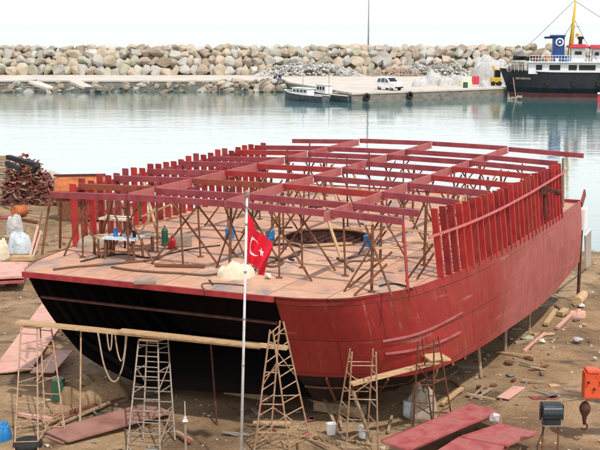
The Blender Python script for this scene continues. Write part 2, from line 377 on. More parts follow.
# ------------------------------------------------------------------ breakwater boulders
SIZEW = {0: 'bottom', 1: 'second', 2: 'third', 3: 'top'}
b = MB()
prof = [(211, -1), (212.2, 1.2), (213.6, 3.2), (215, 4.6), (218, 5.0), (224, -3)]
b.grid([[(x, yy + .6 * noise.noise((x * .2, yy, 0)), zz + .3 * noise.noise((x * .3, yy, 3))) for yy, zz in prof] for x in range(-110, 62, 2)])
tag(b.build('breakwater_core', M['rock_brown'], fix=False), kind='structure')
protos = []
for k in range(16):
    q = MB(); q.rock((0, 0, 0), (1, 1, 1), R, n=R.choice([13, 15, 18, 22]))
    me = bpy.data.meshes.new('boulder'); 
    bm = bmesh.new(); vs = [bm.verts.new(p) for p in q.v]
    for f in q.f: bm.faces.new([vs[i] for i in f])
    bmesh.ops.remove_doubles(bm, verts=bm.verts, dist=.1)
    bmesh.ops.convex_hull(bm, input=bm.verts)
    bmesh.ops.dissolve_limit(bm, angle_limit=.14, verts=bm.verts, edges=bm.edges)
    bmesh.ops.bevel(bm, geom=bm.edges[:], offset=.016, segments=2, affect='EDGES', clamp_overlap=True)
    bmesh.ops.recalc_face_normals(bm, faces=bm.faces); bm.to_mesh(me); bm.free()
    me.materials.append(M['rock_grey']); protos.append(me)
def boulder(name, c, d, kind, label, group, cat='boulder', tilt=.35):
    o = bpy.data.objects.new(name, R.choice(protos)); COL.objects.link(o)
    o.location = c; o.scale = d; o.rotation_euler = (R.uniform(-tilt, tilt), R.uniform(-tilt, tilt), R.choice([0, math.pi]) + R.uniform(-.4, .4))
    o.material_slots[0].link = 'OBJECT'; o.material_slots[0].material = M['rock_' + kind]
    return tag(o, label, cat, group)
KN = {'grey': 'grey', 'tan': 'tan', 'brown': 'brown', 'olive': 'olive green', 'pale': 'pale grey', 'pinkish': 'pinkish tan'}
KR = dict(KN, wet='dark wet', mud='muddy brown')
def rk(): return R.choices(list(KN), [26, 24, 16, 14, 10, 10])[0]
rows = [(210.9, 1.15, 2.0), (212.2, 2.75, 1.9), (213.5, 4.2, 1.75), (215.0, 5.2, 1.45)]
rown = ['bottom row', 'second row', 'third row', 'top row']
for ri, (yy, zz, hh) in enumerate(rows):
    x = -63 + R.uniform(0, 2)
    while x < 61:
        w = R.choice([R.uniform(1.3, 1.9), R.uniform(1.7, 2.6), R.uniform(1.9, 2.9)])
        k = rk()
        side = 'left of the gravel heap' if x < -9 else ('above the gravel heap' if x < 12 else ('behind the white sacks' if x < 33 else 'behind the black ship'))
        boulder('boulder', (x + w / 2, yy + R.uniform(-.4, .4), zz + R.uniform(-.35, .35) * (1 if ri < 3 else .5)), (w * 1.38, R.uniform(2.1, 2.7), hh * R.uniform(1.2, 1.65)), k,
                f'{KN[k]} armour boulder in the {rown[ri]} of the breakwater, {side}', f'{KN[k]} boulders, {rown[ri]}, {side}')
        x += w * .8
# quay-foot rubble
for i in range(190):
    x = R.uniform(-54, -4) if i < 140 else R.uniform(-13, -2.2)
    t = R.random(); k = R.choice(['mud', 'wet', 'mud', 'tan', 'mud', 'brown', 'grey'])
    yy = 178.5 + t * 10; zz = -.9 + t * 1.1 + (.5 if x > -13 else 0) * t
    s = R.choice([R.uniform(.5, 1.0), R.uniform(.8, 1.8)])
    boulder('rubble_rock', (x, yy, zz), (s * 1.3, s, s * .8), k, f'{KR[k]} rubble rock at the waterline below the left quay', f'{KR[k]} rubble rocks at the quay foot', 'rock', .6)
for (pa, pb, lab) in ((((52, 89), (70, 79.5)), 0, 'broken grey concrete slab leaning up to the right at the quay foot'), (((72, 79.5), (88, 88)), 0, 'broken grey concrete slab leaning down to the right at the quay foot')):
    p = at(*pa[0], -.4); q = at(*pa[1], -.4); q = V3((q.x, p.y + 2, .6)) if pa[0][1] > pa[1][1] else q
    if pa[0][1] < pa[1][1]: p, q = V3((at(72, 88, -.4).x, at(88, 88, -.4).y + 2, .6)), at(88, 88, -.4)
    b = MB(); b.bar(p, q, 2.2, .35); tag(b.build('concrete_slab', M['concrete']), lab, 'slab')
b = MB(); p, q = at(20, 88, -.5), at(38, 88, -.5); b.bar(p, q, 2.5, .5); tag(b.build('concrete_slab', M['concface']), 'flat grey concrete slab lying left of the leaning slabs at the quay foot', 'slab')
b = MB(); p, q = at(86, 88, -.5), at(103, 89, -.3); b.bar(p, q, 2.0, .5); tag(b.build('concrete_slab', M['concface']), 'flat dark concrete slab right of the leaning slabs at the quay foot', 'slab')
# gravel heaps
def heap(name, x0, x1, yc, depth, hgt, n, s, m, label, cat):
    b = MB()
    for i in range(n):
        t = R.uniform(-1, 1); w = R.uniform(-1, 1)
        hh = hgt * max(0, 1 - abs(t) ** 2.5) * max(0, 1 - w * w) * (.75 + .5 * noise.noise((t * 3, w, n)))
        sz = s * R.uniform(.5, 1.4)
        b.rock(((x0 + x1) / 2 + t * (x1 - x0) / 2, yc + w * depth / 2, QZ + hh * R.uniform(.72, 1)), (sz, sz, sz * .75), R, n=9, mi=R.choice([0, 0, 1, 2]))
    tag(b.build(name, m, fix=False), label, cat, kind='stuff')
heap('gravel_heap', -8.5, 11.5, 207.5, 6, 3.0, 1100, .62, [M['gravel'], M['rock_pale'], M['rock_grey']], 'long pale grey gravel heap against the foot of the breakwater', 'gravel')
heap('gravel_heap', 18, 33, 208.5, 5, 2.8, 800, .6, [M['gravel'], M['rock_olive'], M['rock_grey']], 'grey gravel heap behind the white sacks on the quay', 'gravel')
heap('rubble_heap', 12.5, 23, 206.5, 4, 1.6, 350, .55, [M['brickrub'], M['rock_pinkish'], M['rock_brown']], 'low reddish rubble heap behind the white van', 'rubble')

# lamp post
p = at(368, 73, QZ); t = thing('lamp_post', 'tall slim grey lamp post rising out of frame beside the breakwater', 'lamp post', p)
b = MB(); b.tube(p, p + V3((0, 0, 17)), .2, 10, .1); b.build('pole', M['galv'], t, smooth=True)
b = MB(); b.box(p + V3((0, 0, .3)), (.9, .9, .6)); b.build('base', M['concface'], t)
b = MB(); b.path([p + V3((0, 0, 17)), p + V3((.1, -.8, 17.5)), p + V3((.2, -1.8, 17.6))], .06); b.box(p + V3((.22, -2.2, 17.58)), (.35, .9, .16)); b.build('lamp_head', M['steel'], t)

# white hatchback
def car(loc, rz):
    t = thing('parked_car', 'small white hatchback parked on the pier edge, facing right', 'car', loc, rz=rz); t.scale = (1.08, 1.08, 1.08)
    prof = [(-1.9, .32), (-1.98, .7), (-1.93, .98), (-1.72, 1.55), (-1.35, 1.72), (-.3, 1.77), (.3, 1.7), (1.0, 1.12), (1.75, .95), (1.98, .72), (1.98, .32)]
    def hw(z): return .83 if z < 1.0 else .83 - .2 * (z - 1) / .75
    b = MB(); n = len(prof)
    l = [V3((x, hw(z), z)) for x, z in prof]; r = [V3((x, -hw(z), z)) for x, z in prof]
    low = [i for i in range(n) if prof[i][1] <= 1.12]; 
    for s in (l, r): b.poly(s)
    for i in range(n): j = (i + 1) % n; b.poly([l[i], l[j], r[j], r[i]])
    b.build('body', M['white'], t, local=True, bevel=.05)
    for sg in (1, -1):
        for q in ([(-1.55, 1.08), (-1.45, 1.5), (-.95, 1.6), (-.85, 1.06)], [(-.75, 1.06), (-.78, 1.6), (-.1, 1.62), (-.02, 1.06)], [(.08, 1.06), (.02, 1.6), (.25, 1.56), (.82, 1.08)]):
            w = MB(); w.poly([(x, sg * (hw(z) + .012), z) for x, z in q]); w.poly([(x, sg * (hw(z) - .03), z) for x, z in q]); w.build('side_window', M['glass'], t, local=True)
        w = MB(); w.box((1.94, sg * .6, .75), (.14, .34, .17)); w.build('headlight', M['plastic'], t, local=True, bevel=.03)
        w = MB(); w.box((-1.95, sg * .68, .9), (.1, .16, .36)); w.build('tail_light', M['redpaint'], t, local=True)
        for x in (-1.2, 1.25):
            w = MB(); w.lathe((x, sg * .72, .31), [(.2, -.1), (.31, -.09), (.31, .09), (.2, .1)], 18, V3((0, 1, 0))); wh = w.build('wheel', M['tyre'], t, local=True)
            w = MB(); w.lathe((x, sg * .78, .31), [(.19, -.05), (.19, .05)], 14, V3((0, 1, 0))); w.build('rim', M['steel'], wh, local=True)
    w = MB()
    w.poly([(.34 + .012, -.6, 1.66), (.34 + .012, .6, 1.66), (.96, .7, 1.16), (.96, -.7, 1.16)]); w.poly([(.3, -.6, 1.6), (.3, .6, 1.6), (.9, .7, 1.12), (.9, -.7, 1.12)])
    w.build('windscreen', M['glass'], t, local=True)
    w = MB(); w.poly([(-1.75, -.58, 1.53), (-1.75, .58, 1.53), (-1.93, .68, 1.07), (-1.93, -.68, 1.07)]); w.poly([(-1.7, -.58, 1.53), (-1.7, .58, 1.53), (-1.88, .68, 1.07), (-1.88, -.68, 1.07)]); w.build('rear_window', M['glass'], t, local=True)
    w = MB(); w.box((2.0, 0, .42), (.08, 1.5, .18)); w.build('bumper', M['dark'], t, local=True)
car(at(389, 90.0, QZ), -.92)

# tyre fenders on the pier face
fd = (A2 - A1).normalized(); fn = V3((fd.y, -fd.x, 0))
for px, lab in ((370, 'black tyre fender hanging on the pier face below the white car'), (432, 'black tyre fender hanging on the pier face below the white sacks')):
    p = at(px, 97.5, -.15); s = (p - A1).dot(fd); p = A1 + fd * s + fn * .16; p.z = -.15
    b = MB(); b.lathe(p, [(.26, -.12), (.5, -.14), (.58, 0), (.5, .14), (.26, .12), (.22, 0), (.26, -.12)], 18, fn); t = tag(b.build('tyre_fender', M['tyre'], smooth=True), lab, 'tyre')
# bundle beside the rubble
p = at(277, 78.5, QZ + .2); b = MB()
for i in range(5): b.rock(p + V3((R.uniform(-.6, .6), 0, R.uniform(0, .5))), (.9, .6, .6), R, mi=i % 2)
tag(b.build('tarp_bundle', [M['funnel'], M['dark']], smooth=False), 'dark blue bundle lying where the quay road meets the pier', 'bundle')

def heapcloth(name, c, sx, sy, h, m, label, cat, seed=0, jag=.35, nr=24, na=64, group=None):
    b = MB(); rows = []
    for i in range(nr + 1):
        r = i / nr; row = []
        for j in range(na):
            a = 2 * math.pi * j / na
            rr = r * (1 + .22 * noise.noise((math.cos(a) * 1.3, math.sin(a) * 1.3, seed)))
            z = h * max(0, 1 - r ** 5) ** .6 * (1 + jag * noise.noise((math.cos(a) * r * 1.7, math.sin(a) * r * 1.7, seed + 4))) + h * .14 * noise.noise((math.cos(a) * r * 4, math.sin(a) * r * 4, seed + 9)) * (1 - r)
            X_, Y_ = math.cos(a) * r, math.sin(a) * r
            z -= h * (.32 * abs(noise.noise((X_ * 2.6 + Y_, Y_ * 2.2, seed + 20))) + .16 * abs(noise.noise((X_ * 6 - Y_ * 3, Y_ * 5.5, seed + 30)))) * min(1, 2.5 * (1 - r) + .25)
            row.append(V3(c) + V3((math.cos(a) * rr * sx / 2, math.sin(a) * rr * sy / 2, max(-.02, z) if i < nr else -.05)))
        row.append(row[0]); rows.append(row)
    b.grid(rows)
    return tag(b.build(name, m, smooth=True), label, cat, group)
# quay clutter right
heapcloth('tarp_heap', at(490, 84, QZ) + V3((.3, 1.5, 0)), 6.4, 4, 4.3, M['tarp'], 'large white tarpaulin heap beside the bow of the black ship', 'tarpaulin', 3, .3)
for k, (px, py, w, h, lab) in enumerate(((421, 87, 2.6, 1.3, 'leftmost white sack on the pier right of the car'), (433, 85, 3.0, 1.9, 'tall white sack behind the leftmost one on the pier'), (446, 86, 2.6, 1.4, 'white sack in the middle of the row on the pier'),
                         (457, 85, 2.8, 1.7, 'white sack left of the red crate on the pier'), (467, 86.5, 2.0, 1.2, 'small white sack touching the red crate on the pier'), (486, 87, 1.8, 1.1, 'small pale sack in front of the white tarpaulin heap'))):
    heapcloth('sack', at(px, py, QZ) + V3((0, 1, 0)), w, 2, h, M['tarp'] if k % 2 else M['cream' if k == 4 else 'tarp'], lab, 'sack', k * 3.3 + 1, .4, group='white sacks on the pier')
p = at(476, 84.5, QZ) + V3((0, .6, 0)); b = MB(); b.box(p + V3((0, 0, .65)), (1.0, 1.0, 1.3)); tag(b.build('crate', M['redroof'], bevel=.06), 'pink red crate standing left of the yellow machine on the pier', 'crate')
p = at(466, 88, QZ) + V3((0, .6, 0)); b = MB(); b.lathe(p, [(.34, 0), (.38, .1), (.36, .8), (.3, .85)], 14); tag(b.build('barrel', M['green'], smooth=False), 'green barrel in front of the white sacks on the pier', 'barrel')
p = at(495, 85.5, QZ) + V3((0, -.4, 0)); t = thing('loader_machine', 'small yellow machine with dark cab in front of the white tarpaulin heap', 'machine', p)
b = MB(); b.box(p + V3((0, 0, .9)), (1.5, 1.4, .8)); b.build('body', M['yellow'], t, bevel=.1)
b = MB(); b.box(p + V3((.2, 0, 1.85)), (.9, 1.1, 1.1)); b.build('cab', M['glass'], t, bevel=.05)
b = MB(); b.box(p + V3((.15, 0, 2.5)), (1.2, 1.3, .18)); b.bar(p + V3((-.2, -.5, 2.4)), p + V3((-.7, -.6, 3.1)), .2, .25); b.build('roof', M['yellow'], t, bevel=.03)
for sx in (-.5, .5):
    for sy in (-.75, .75):
        b = MB(); b.lathe(p + V3((sx, sy, .35)), [(.2, -.12), (.36, -.1), (.36, .1), (.2, .12)], 14, V3((0, 1, 0))); b.build('wheel', M['tyre'], t)

# ------------------------------------------------------------------ small moored boats
def small_boat(px0, px1, py, label, hullm, cabs, tilt):
    p = at(px0, py, -.9); q = at(px1, py + tilt, -.9); ax = q - p; L = ax.length; ax.normalize(); sd = V3((ax.y, -ax.x, 0))
    if sd.y > 0: sd = -sd
    t = thing('moored_boat', label, 'boat', (p + q) / 2)
    rows = []
    for i in range(15):
        s = i / 14; w = 1.05 * min(1, (1 - abs(2 * s - 1.02) ** 2.6) + .12 if s < .5 else 1 - .25 * (s - .5) * 2)
        if i == 0: w = .04
        sh = .95 + .5 * (1 - s) ** 3 - .05
        c = p + ax * (L * s - (.5 * (1 - s) ** 3)); row = []
        for a, zz in ((1, sh), (.93, .45), (.75, 0), (.3, -.3), (-.3, -.3), (-.75, 0), (-.93, .45), (-1, sh)):
            row.append(c + sd * (w * a) + V3((0, 0, zz)))
        rows.append(row)
    b = MB(); b.grid(rows); b.poly(rows[-1]); b.poly(rows[0]); b.build('hull', hullm, t, smooth=False)
    b = MB(); b.poly([r[0] + V3((0, 0, -.12)) for r in rows] + [r[-1] + V3((0, 0, -.12)) for r in rows][::-1]); b.build('deck', M['timber'], t, fix=False)
    b = MB()
    for r in (0, 7): b.path([rw[r] + V3((0, 0, .05)) for rw in rows], .07, 6)
    b.build('gunwale', M['white'], t)
    for (s0, s1, h, m) in cabs:
        c = p + ax * (L * (s0 + s1) / 2) + V3((0, 0, .85 + h / 2)); b = MB(); b.box(c, (L * (s1 - s0), 1.25, h), ax); cb = b.build('cabin', m, t, bevel=.06)
        b = MB(); n = max(1, int(L * (s1 - s0) / .8))
        for k in range(n): b.box(c + ax * ((k + .5) / n - .5) * L * (s1 - s0) * .9 + V3((0, 0, h * .14)), (L * (s1 - s0) / n * .6, 1.3, h * .36), ax)
        b.build('window', M['glass'], cb)
        b = MB(); b.box(c + V3((0, 0, h / 2 + .05)), (L * (s1 - s0) + .3, 1.5, .09), ax); b.build('roof', M['white'], cb)
    b = MB(); b.tube(p + ax * L * .42 + V3((0, 0, .8)), p + ax * L * .42 + V3((0, 0, 3.4)), .045, 6); b.build('mast', M['steel'], t)
small_boat(287, 326, 99.5, 'dark hulled small boat with a long white cabin, left of the two by the pier', M['boat_hull'], [(.22, .62, .95, M['white'])], 3.4)
small_boat(313, 352, 98.4, 'small boat with dark hull and short white wheelhouse, nearest the pier corner', M['boat_hull'], [(.18, .42, 1.3, M['white'])], 4.2)

# ------------------------------------------------------------------ black coaster at right
P0 = at(513, 98.8, -.9) + V3((0, 1.5, 0)); SX = V3((1, -.13, 0)).normalized(); SY = V3((.13, 1, 0)).normalized()
def K(x, y, z): return P0 + SX * x + SY * y + V3((0, 0, z))
t = thing('moored_ship', 'black hulled working ship with white deckhouse and blue funnel moored at the pier end', 'ship', K(12, 3, 0))
SL = 27.0; rows = []
st = []
for i in range(29):
    s = i / 28; x = s * SL
    w = 3.1 * min(1, math.sin(min(1, s / .33) * math.pi / 2) ** .8) * (1 - .12 * max(0, (s - .7) / .3) ** 2)
    st.append((x, max(.03, w)))
def hull_pt(x, w, a, z):
    flare = 1 if z > 1.5 else .82 + .18 * max(0, z) / 1.5
    rake = -1.5 * (z / 3.9) * max(0, 1 - x / 7)
    return K(x + rake, 3.1 + a * w * flare, z)
def shz(x): return 3.75 + .5 * max(0, 1 - x / 6) ** 1.5
def strip(z0f, z1f, m, name):
    b = MB()
    rows = [[hull_pt(x, w, -1, z0f(x) + (z1f(x) - z0f(x)) * k / 4) for k in range(5)] for x, w in st]; b.grid(rows)
    rows2 = [[hull_pt(x, w, 1, z0f(x) + (z1f(x) - z0f(x)) * k / 4) for k in range(5)] for x, w in st]; b.grid(rows2)
    b.grid([rows[-1], rows2[-1]]); return b.build(name, m, t, smooth=False, fix=True)
strip(lambda x: -1.5, lambda x: .75, M['boot'], 'boot_topping')
strip(lambda x: .75, shz, M['black_hull'], 'hull')
b = MB(); b.poly([hull_pt(x, w, -1, shz(x) - .25) for x, w in st] + [hull_pt(x, w, 1, shz(x) - .25) for x, w in st][::-1]); b.build('deck', M['rust'], t, fix=False)
b = MB(); b.path([hull_pt(x, w, -1, shz(x) + .03) for x, w in st], .09, 6); b.build('gunwale', M['dark'], t)
# pale painted name streak on the bow
b = MB()
for k in range(6):
    pp = []
    for kk, zz in ((k, 2.75 - .05 * (k % 2)), (k + 1, 2.75 - .05 * ((k + 1) % 2)), (k + 1, 2.98 + .05 * ((k + 1) % 2)), (k, 2.98 + .05 * (k % 2))):
        x = 1.5 + kk * .32; pp.append(hull_pt(x, interp(st, x), -1, zz) - SY * .06)
    b.poly(pp)
b.build('name_lettering', M['steel'], t)
b = MB(); b.box(K(13.2, 3.1, 4.4), (21.5, 4.6, 1.7), SX); dh = b.build('deckhouse', M['white'], t, bevel=.05)
for k, (x, w) in enumerate(((4.0, .9), (6.3, 1.6), (8.9, 1.2), (11.0, 2.4), (14.3, .8), (16, 1.6), (19, 1.6), (22, 1.0))):
    b = MB(); b.box(K(x, .79, 4.55), (w, .06, .75), SX); b.build('window', M['glass'], dh)
b = MB(); b.box(K(13.2, 3.1, 5.32), (22.3, 5.4, .14), SX); b.build('upper_deck', M['white'], t)
# wheelhouses with red awnings
for x0, x1, zt in ((8.7, 10.7, 7.4), (11.8, 15.5, 7.3), (16.5, 21, 7.1)):
    b = MB(); b.box(K((x0 + x1) / 2, 3.0, (5.39 + zt) / 2), (x1 - x0, 2.8, zt - 5.39), SX); c = b.build('cabin', M['white'], t, bevel=.04)
    n = max(1, int((x1 - x0) / 1.1))
    for k in range(n):
        b = MB(); b.box(K(x0 + (k + .5) * (x1 - x0) / n, 1.58, zt - .75), ((x1 - x0) / n * .5, .06, .5), SX); b.build('window', M['glass'], c)
    b = MB(); b.box(K((x0 + x1) / 2, 2.8, zt + .17), (x1 - x0 + .9, 4.0, .3), SX); b.box(K((x0 + x1) / 2, 2.8, zt + .42), (x1 - x0 + .1, 3.0, .22), SX); b.build('awning', M['redroof'], c, bevel=.05)
    for xx in (x0 - .35, x1 + .35):
        b = MB(); b.tube(K(xx, .95, 5.39), K(xx, .95, zt + .05), .05, 6); b.build('awning_post', M['white'], c)
b = MB(); b.box(K(6.9, 3.2, 7.2), (1.7, 1.9, 3.6), SX); b.box(K(6.75, 3.2, 9.15), (2.2, 2.2, .3), SX); fu = b.build('funnel', M['funnel'], t, bevel=.12)
b = MB(); b.box(K(5.5, 3.0, 8.9), (1.4, 1.4, .3), SX); b.build('funnel_hood', M['black_hull'], fu)
b = MB(); b.lathe(K(7.0, 2.22, 8.25), [(.62, 0), (.62, .06)], 20, -SY, 0); b.lathe(K(7.0, 2.18, 8.25), [(.42, 0), (.42, .06)], 20, -SY, 1); b.lathe(K(7.0, 2.13, 8.25), [(.18, 0), (.18, .06)], 5, -SY, 0); b.build('emblem', [M['white'], M['funnel']], fu)
b = MB(); b.tube(K(8.6, 3.0, 5.4), K(9.2, 3.0, 15.4), .42, 10, .1); ms = b.build('mast', M['yellow'], t, smooth=True)
b = MB()
for z in (7.5, 9, 10.5): b.box(K(8.7 + (z - 5.4) * .06 + .4, 2.9, z), (1.0, .3, .1), SX)
b.lathe(K(9.6, 2.9, 9.1), [(.1, 0), (.28, .1), (.28, .35), (.1, .45)], 10); b.build('mast_fitting', M['yellow'], ms)
b = MB(); b.tube(K(10.1, 3, 7.4), K(10.1, 3, 8.8), .3, 8); b.lathe(K(10.1, 3, 8.6), [(.2, 0), (.5, .1), (.5, .4), (.2, .5)], 10); b.build('ventilator', M['black_hull'], t)
b = MB()
for k in range(15):
    x = 2.6 + k * .42; b.tube(K(x, .85, 5.39), K(x, .85, 6.3), .03, 5)
for z in (5.8, 6.3): b.tube(K(2.6, .85, z), K(8.5, .85, z), .03, 5)
for k in range(8): x = -.6 + k * .55; b.tube(K(x, 2.2 - k * .2, 3.9), K(x, 2.2 - k * .2, 5.0), .03, 5)
b.path([K(-.6 + k * .55, 2.2 - k * .2, 5.0) for k in range(8)], .03, 5); b.build('railing', M['white'], t)
b = MB(); b.box(K(1.0, 2.8, 4.6), (1.8, 1.5, 1.2), SX); b.lathe(K(-.1, 2.8, 4.2), [(.5, -.5), (.5, .5)], 12, SY); b.build('windlass', M['steel'], t)
# dinghy stowed above the fore end, and barrels on the upper deck
b = MB(); rows = []
for i in range(9):
    s = i / 8; w = .75 * (1 - abs(2 * s - 1) ** 3) + .08; c = K(.2 + 3.2 * s, 2.2, 0)
    rows.append([c + SY * (w * a) + V3((0, 0, 5.55 + zz)) for a, zz in ((-1, .6), (-.8, .2), (0, 0), (.8, .2), (1, .6), (0, .5), (-1, .6))])
b.grid(rows); b.poly(rows[0]); b.poly(rows[-1]); tag(b.build('dinghy', M['black_hull']), 'black dinghy stowed above the foredeck of the moored ship', 'dinghy')
b = MB()
for s in (.8, 2.8):
    for yy in (1.9, 2.5): b.tube(K(s, yy, 3.7), K(s, yy, 5.6), .05, 6)
b.build('dinghy_cradle', M['white'], t)
for k, (x, m, nm, lab) in enumerate(((5.0, 'orange', 'orange', 'orange drum on the upper deck of the black ship left of the funnel'), (8.0, 'blue', 'blue', 'blue drum on the upper deck of the black ship right of the funnel'), (3.9, 'rust', 'brown', 'brown drum on the upper deck of the black ship near the dinghy'))):
    b = MB(); b.lathe(K(x, 1.6, 5.39), [(.3, 0), (.33, .05), (.33, .85), (.3, .9)], 12); tag(b.build('drum', M[m]), lab, 'drum')
b = MB()
for (p_, q_) in ((K(9.15, 3, 14.5), K(-1.0, 3.1, 4.6)), (K(9.15, 3, 14.2), K(21, 3.1, 7.2)), (K(9.1, 3, 11.5), K(5.0, 1.2, 5.4)), (K(9.1, 3, 11.5), K(12.5, 1.0, 5.4))): b.path([p_, p_.lerp(q_, .5) - V3((0, 0, .25)), q_], .035, 5)
b.build('rigging', M['dark'], t)
for k in range(5):
    x = 5.5 + k * 3.6; w = interp(st, x); q = hull_pt(x, w, -1, 2.2) - SY * .16
    b = MB(); b.lathe(q, [(.2, -.12), (.42, -.14), (.5, 0), (.42, .14), (.2, .12)], 14, SY); b.path([q + V3((0, 0, .4)), hull_pt(x, w, -1, shz(x)) - SY * .1], .03, 5); b.build('tyre_fender', M['tyre'], t)
b = MB(); q = hull_pt(1.2, interp(st, 1.2), -1, 2.2) - SY * .1; b.tube(q + V3((0, 0, .5)), q - V3((0, 0, .3)), .07, 6); b.path([q + V3((-.4, 0, 0)), q - V3((0, 0, .35)), q + V3((.4, 0, 0))], .07, 6); b.build('anchor', M['rust'], t)
for k in range(7):
    b = MB(); x = 2.4 + k * .85; hh_ = R.uniform(.4, .9); b.box(K(x, 2.4 + R.uniform(-.4, .6), 5.4 + hh_ / 2), (R.uniform(.4, .8), .6, hh_), SX)
    nm = ['white', 'rust', 'blue', 'steel', 'orange', 'white', 'green'][k]; cn_ = ['white', 'rusty', 'blue', 'grey', 'orange', 'second white', 'green'][k]
    tag(b.build('deck_locker', M[nm], bevel=.04), f'{cn_} locker on the fore end of the black ship upper deck', 'locker')
# bow of a red and white boat at the frame edge
p = at(599, 100.5, -.9) + V3((1.2, -3, 0)); t = thing('moored_boat', 'white boat with a red stripe showing only its bow in front of the black ship', 'boat', p)
rows = []
for i in range(8):
    s = i / 7; w = .05 + 1.0 * s ** .6; c = p + V3((-1.6 + 5 * s - .6 * (1 - s), 0, 0)); rows.append([c + V3((0, w * a, zz)) for a, zz in ((-1, 1.1), (-.95, .7), (-.7, -.2), (.7, -.2), (.95, .7), (1, 1.1))])
b = MB(); b.grid(rows); b.poly(rows[0]); b.poly(rows[-1]); b.build('hull', M['redroof'], t)
b = MB(); b.poly([r[0] for r in rows] + [r[-1] for r in rows][::-1]); b.build('deck', M['white'], t, fix=False)
b = MB()
for r in (0, 5): b.path([rw[r] + V3((0, 0, .1)) for rw in rows], .16, 6)
b.build('gunwale', M['white'], t)
# mooring rubble under the bow
b = MB(); p = at(515, 99.5, -.9)
for i in range(6): b.rock(p + V3((R.uniform(-.8, .8), R.uniform(-.4, .4), R.uniform(0, .5))), (.8, .7, .6), R)
b.tube(p + V3((.2, .2, 0)), K(.3, 2.6, 3.2), .05, 6); tag(b.build('mooring_buoy', M['canvas']), 'pale weedy mooring buoy and chain under the bow of the black ship', 'buoy')

# ------------------------------------------------------------------ THE UNFINISHED SHIP
ship = thing('unfinished_ship', 'large unfinished red steel hull on the dirt slip with open deck frames and black stern', 'ship', W(8, 1.1, 0))
SD = [(.18, 3.19), (.27, 3.79), (.71, 4.68), (1.48, 5.21), (2.23, 5.65), (3.49, 5.95), (4.97, 6.22), (6.96, 6.41), (9.51, 6.52), (13, 6.57), (16.4, 6.5)]
SC = [(1.45, 3.12, 1.8), (1.55, 3.6, 1.8), (1.8, 4.25, 1.8), (2.2, 5.1, 1.8), (2.75, 5.65, 1.8), (3.8, 6.05, 1.78), (5.2, 6.22, 1.72), (8, 6.33, 1.6), (12.4, 6.42, 1.5), (16.4, 6.55, 1.95)]
PD = [(-.28, -3.45), (-.15, -3.62), (.6, -3.95), (1.6, -4.2), (2.85, -4.38), (5, -4.56), (9, -4.68), (16.4, -4.6)]
PC = [(1.0, -2.9, 1.68), (1.5, -3.35, 1.72), (2.3, -3.85, 1.78), (3.4, -4.2, 1.8), (5, -4.4, 1.7), (9, -4.5, 1.6), (16.4, -4.4, 1.9)]
DZ = 4.0
def edge(t, P): return interp(P, t)
NS = 70
def lip(u): return .02 + .1 * max(0, min(1, (u - 3) / 6))
sd = resample([(u, v, DZ + lip(u)) for u, v in SD], NS); sc = resample(SC, NS)
pd = resample([(u, v, DZ + .02) for u, v in PD], NS); pc = resample(PC, NS)
def loft(A, B, n, bulge=0.0, dent=.02, sgn=1, fade=8):
    P = []; UV = []; d = 0
    for i, (a, c) in enumerate(zip(A, B)):
        if i: d += (A[i] - A[i - 1]).length
        row = []; uvr = []
        for k in range(n + 1):
            q = a.lerp(c, k / n); q = q + V3((0, sgn * (bulge * (min(1, i / fade) if fade else 1) * math.sin(math.pi * k / n) + dent * min(1, i / 4) * noise.noise((q.x * 1.1, q.z * 1.6, 2)) * math.sin(math.pi * k / n)), 0))
            row.append(W(q.x, q.y, q.z)); uvr.append((d, q.z))
        P.append(row); UV.append(uvr)
    return P, UV
b = MB(); P, UV = loft(sd, sc, 10, .06); b.grid(P, 0, UV); hs = b.build('hull_side', M['hull'], ship, smooth=True, fix=False)
hs['label'] = 'red starboard plating, faded to pink toward the bow'
b = MB(); P, UV = loft(pd, pc, 10, .17, sgn=-1, fade=0); b.grid(P, 0, UV); b.build('hull_side', M['hullport'], ship, smooth=True, fix=False)
# bilge strakes and flat bottom
sb = resample([(1.98, 3.3, 1.1), (2.3, 3.5, 1.0), (3.0, 4.0, .9), (3.8, 4.4, .85), (5.2, 4.7, .8), (9, 4.9, .78), (16.4, 4.6, .95)], NS)
pb = resample([(1.55, -1.1, .8), (2.1, -1.9, .79), (2.9, -2.6, .78), (4, -3.1, .77), (6, -3.4, .76), (10, -3.4, .76), (16.4, -3.1, .95)], NS)
b = MB()
for A, B, sg in ((sc, sb, 1), (pc, pb, -1)):
    P, UV = loft(A, B, 6, .12 if sg > 0 else .3, sgn=sg, fade=8 if sg > 0 else 0); b.grid(P, 0, UV)
P, UV = loft(sb, pb, 8, 0); b.grid(P, 0, UV); b.build('bottom', M['bottom'], ship, smooth=True, fix=False)
# bilge frames showing under the plating edge at the stern quarter
for k in range(7):
    i = 3 + k * 3
    b = MB(); b.bar(W(*sc[i]) + V3((0, 0, -.02)), W(*sb[i]), .05, .1); b.build('bilge_frame', M['rust'], ship)
b = MB(); b.path([W(*(sc[i].lerp(sb[i], .45))) + V * .05 - U * .06 for i in range(0, 30)], .025, 6); b.build('bilge_stringer', M['rust'], ship)
# raked transom with rounded lower port corner
tr = [( -.28, -3.45, 4.0), (.16, 3.19, 4.0)]
lft = [(-.28, -3.45, 4.02), (.2, -3.36, 3.1), (.7, -3.26, 2.3), (1.0, -2.9, 1.68), (1.34, -2.53, 1.15), (1.44, -1.92, 1.0), (1.55, -1.1, .8)]
rgt = [(.18, 3.19, 4.02), (.75, 3.159, 3.02), (1.22, 3.133, 2.2), (1.45, 3.12, 1.8), (1.8, 3.22, 1.3), (1.98, 3.3, 1.1)]
lf = resample(lft, 16); rg = resample(rgt, 16); 
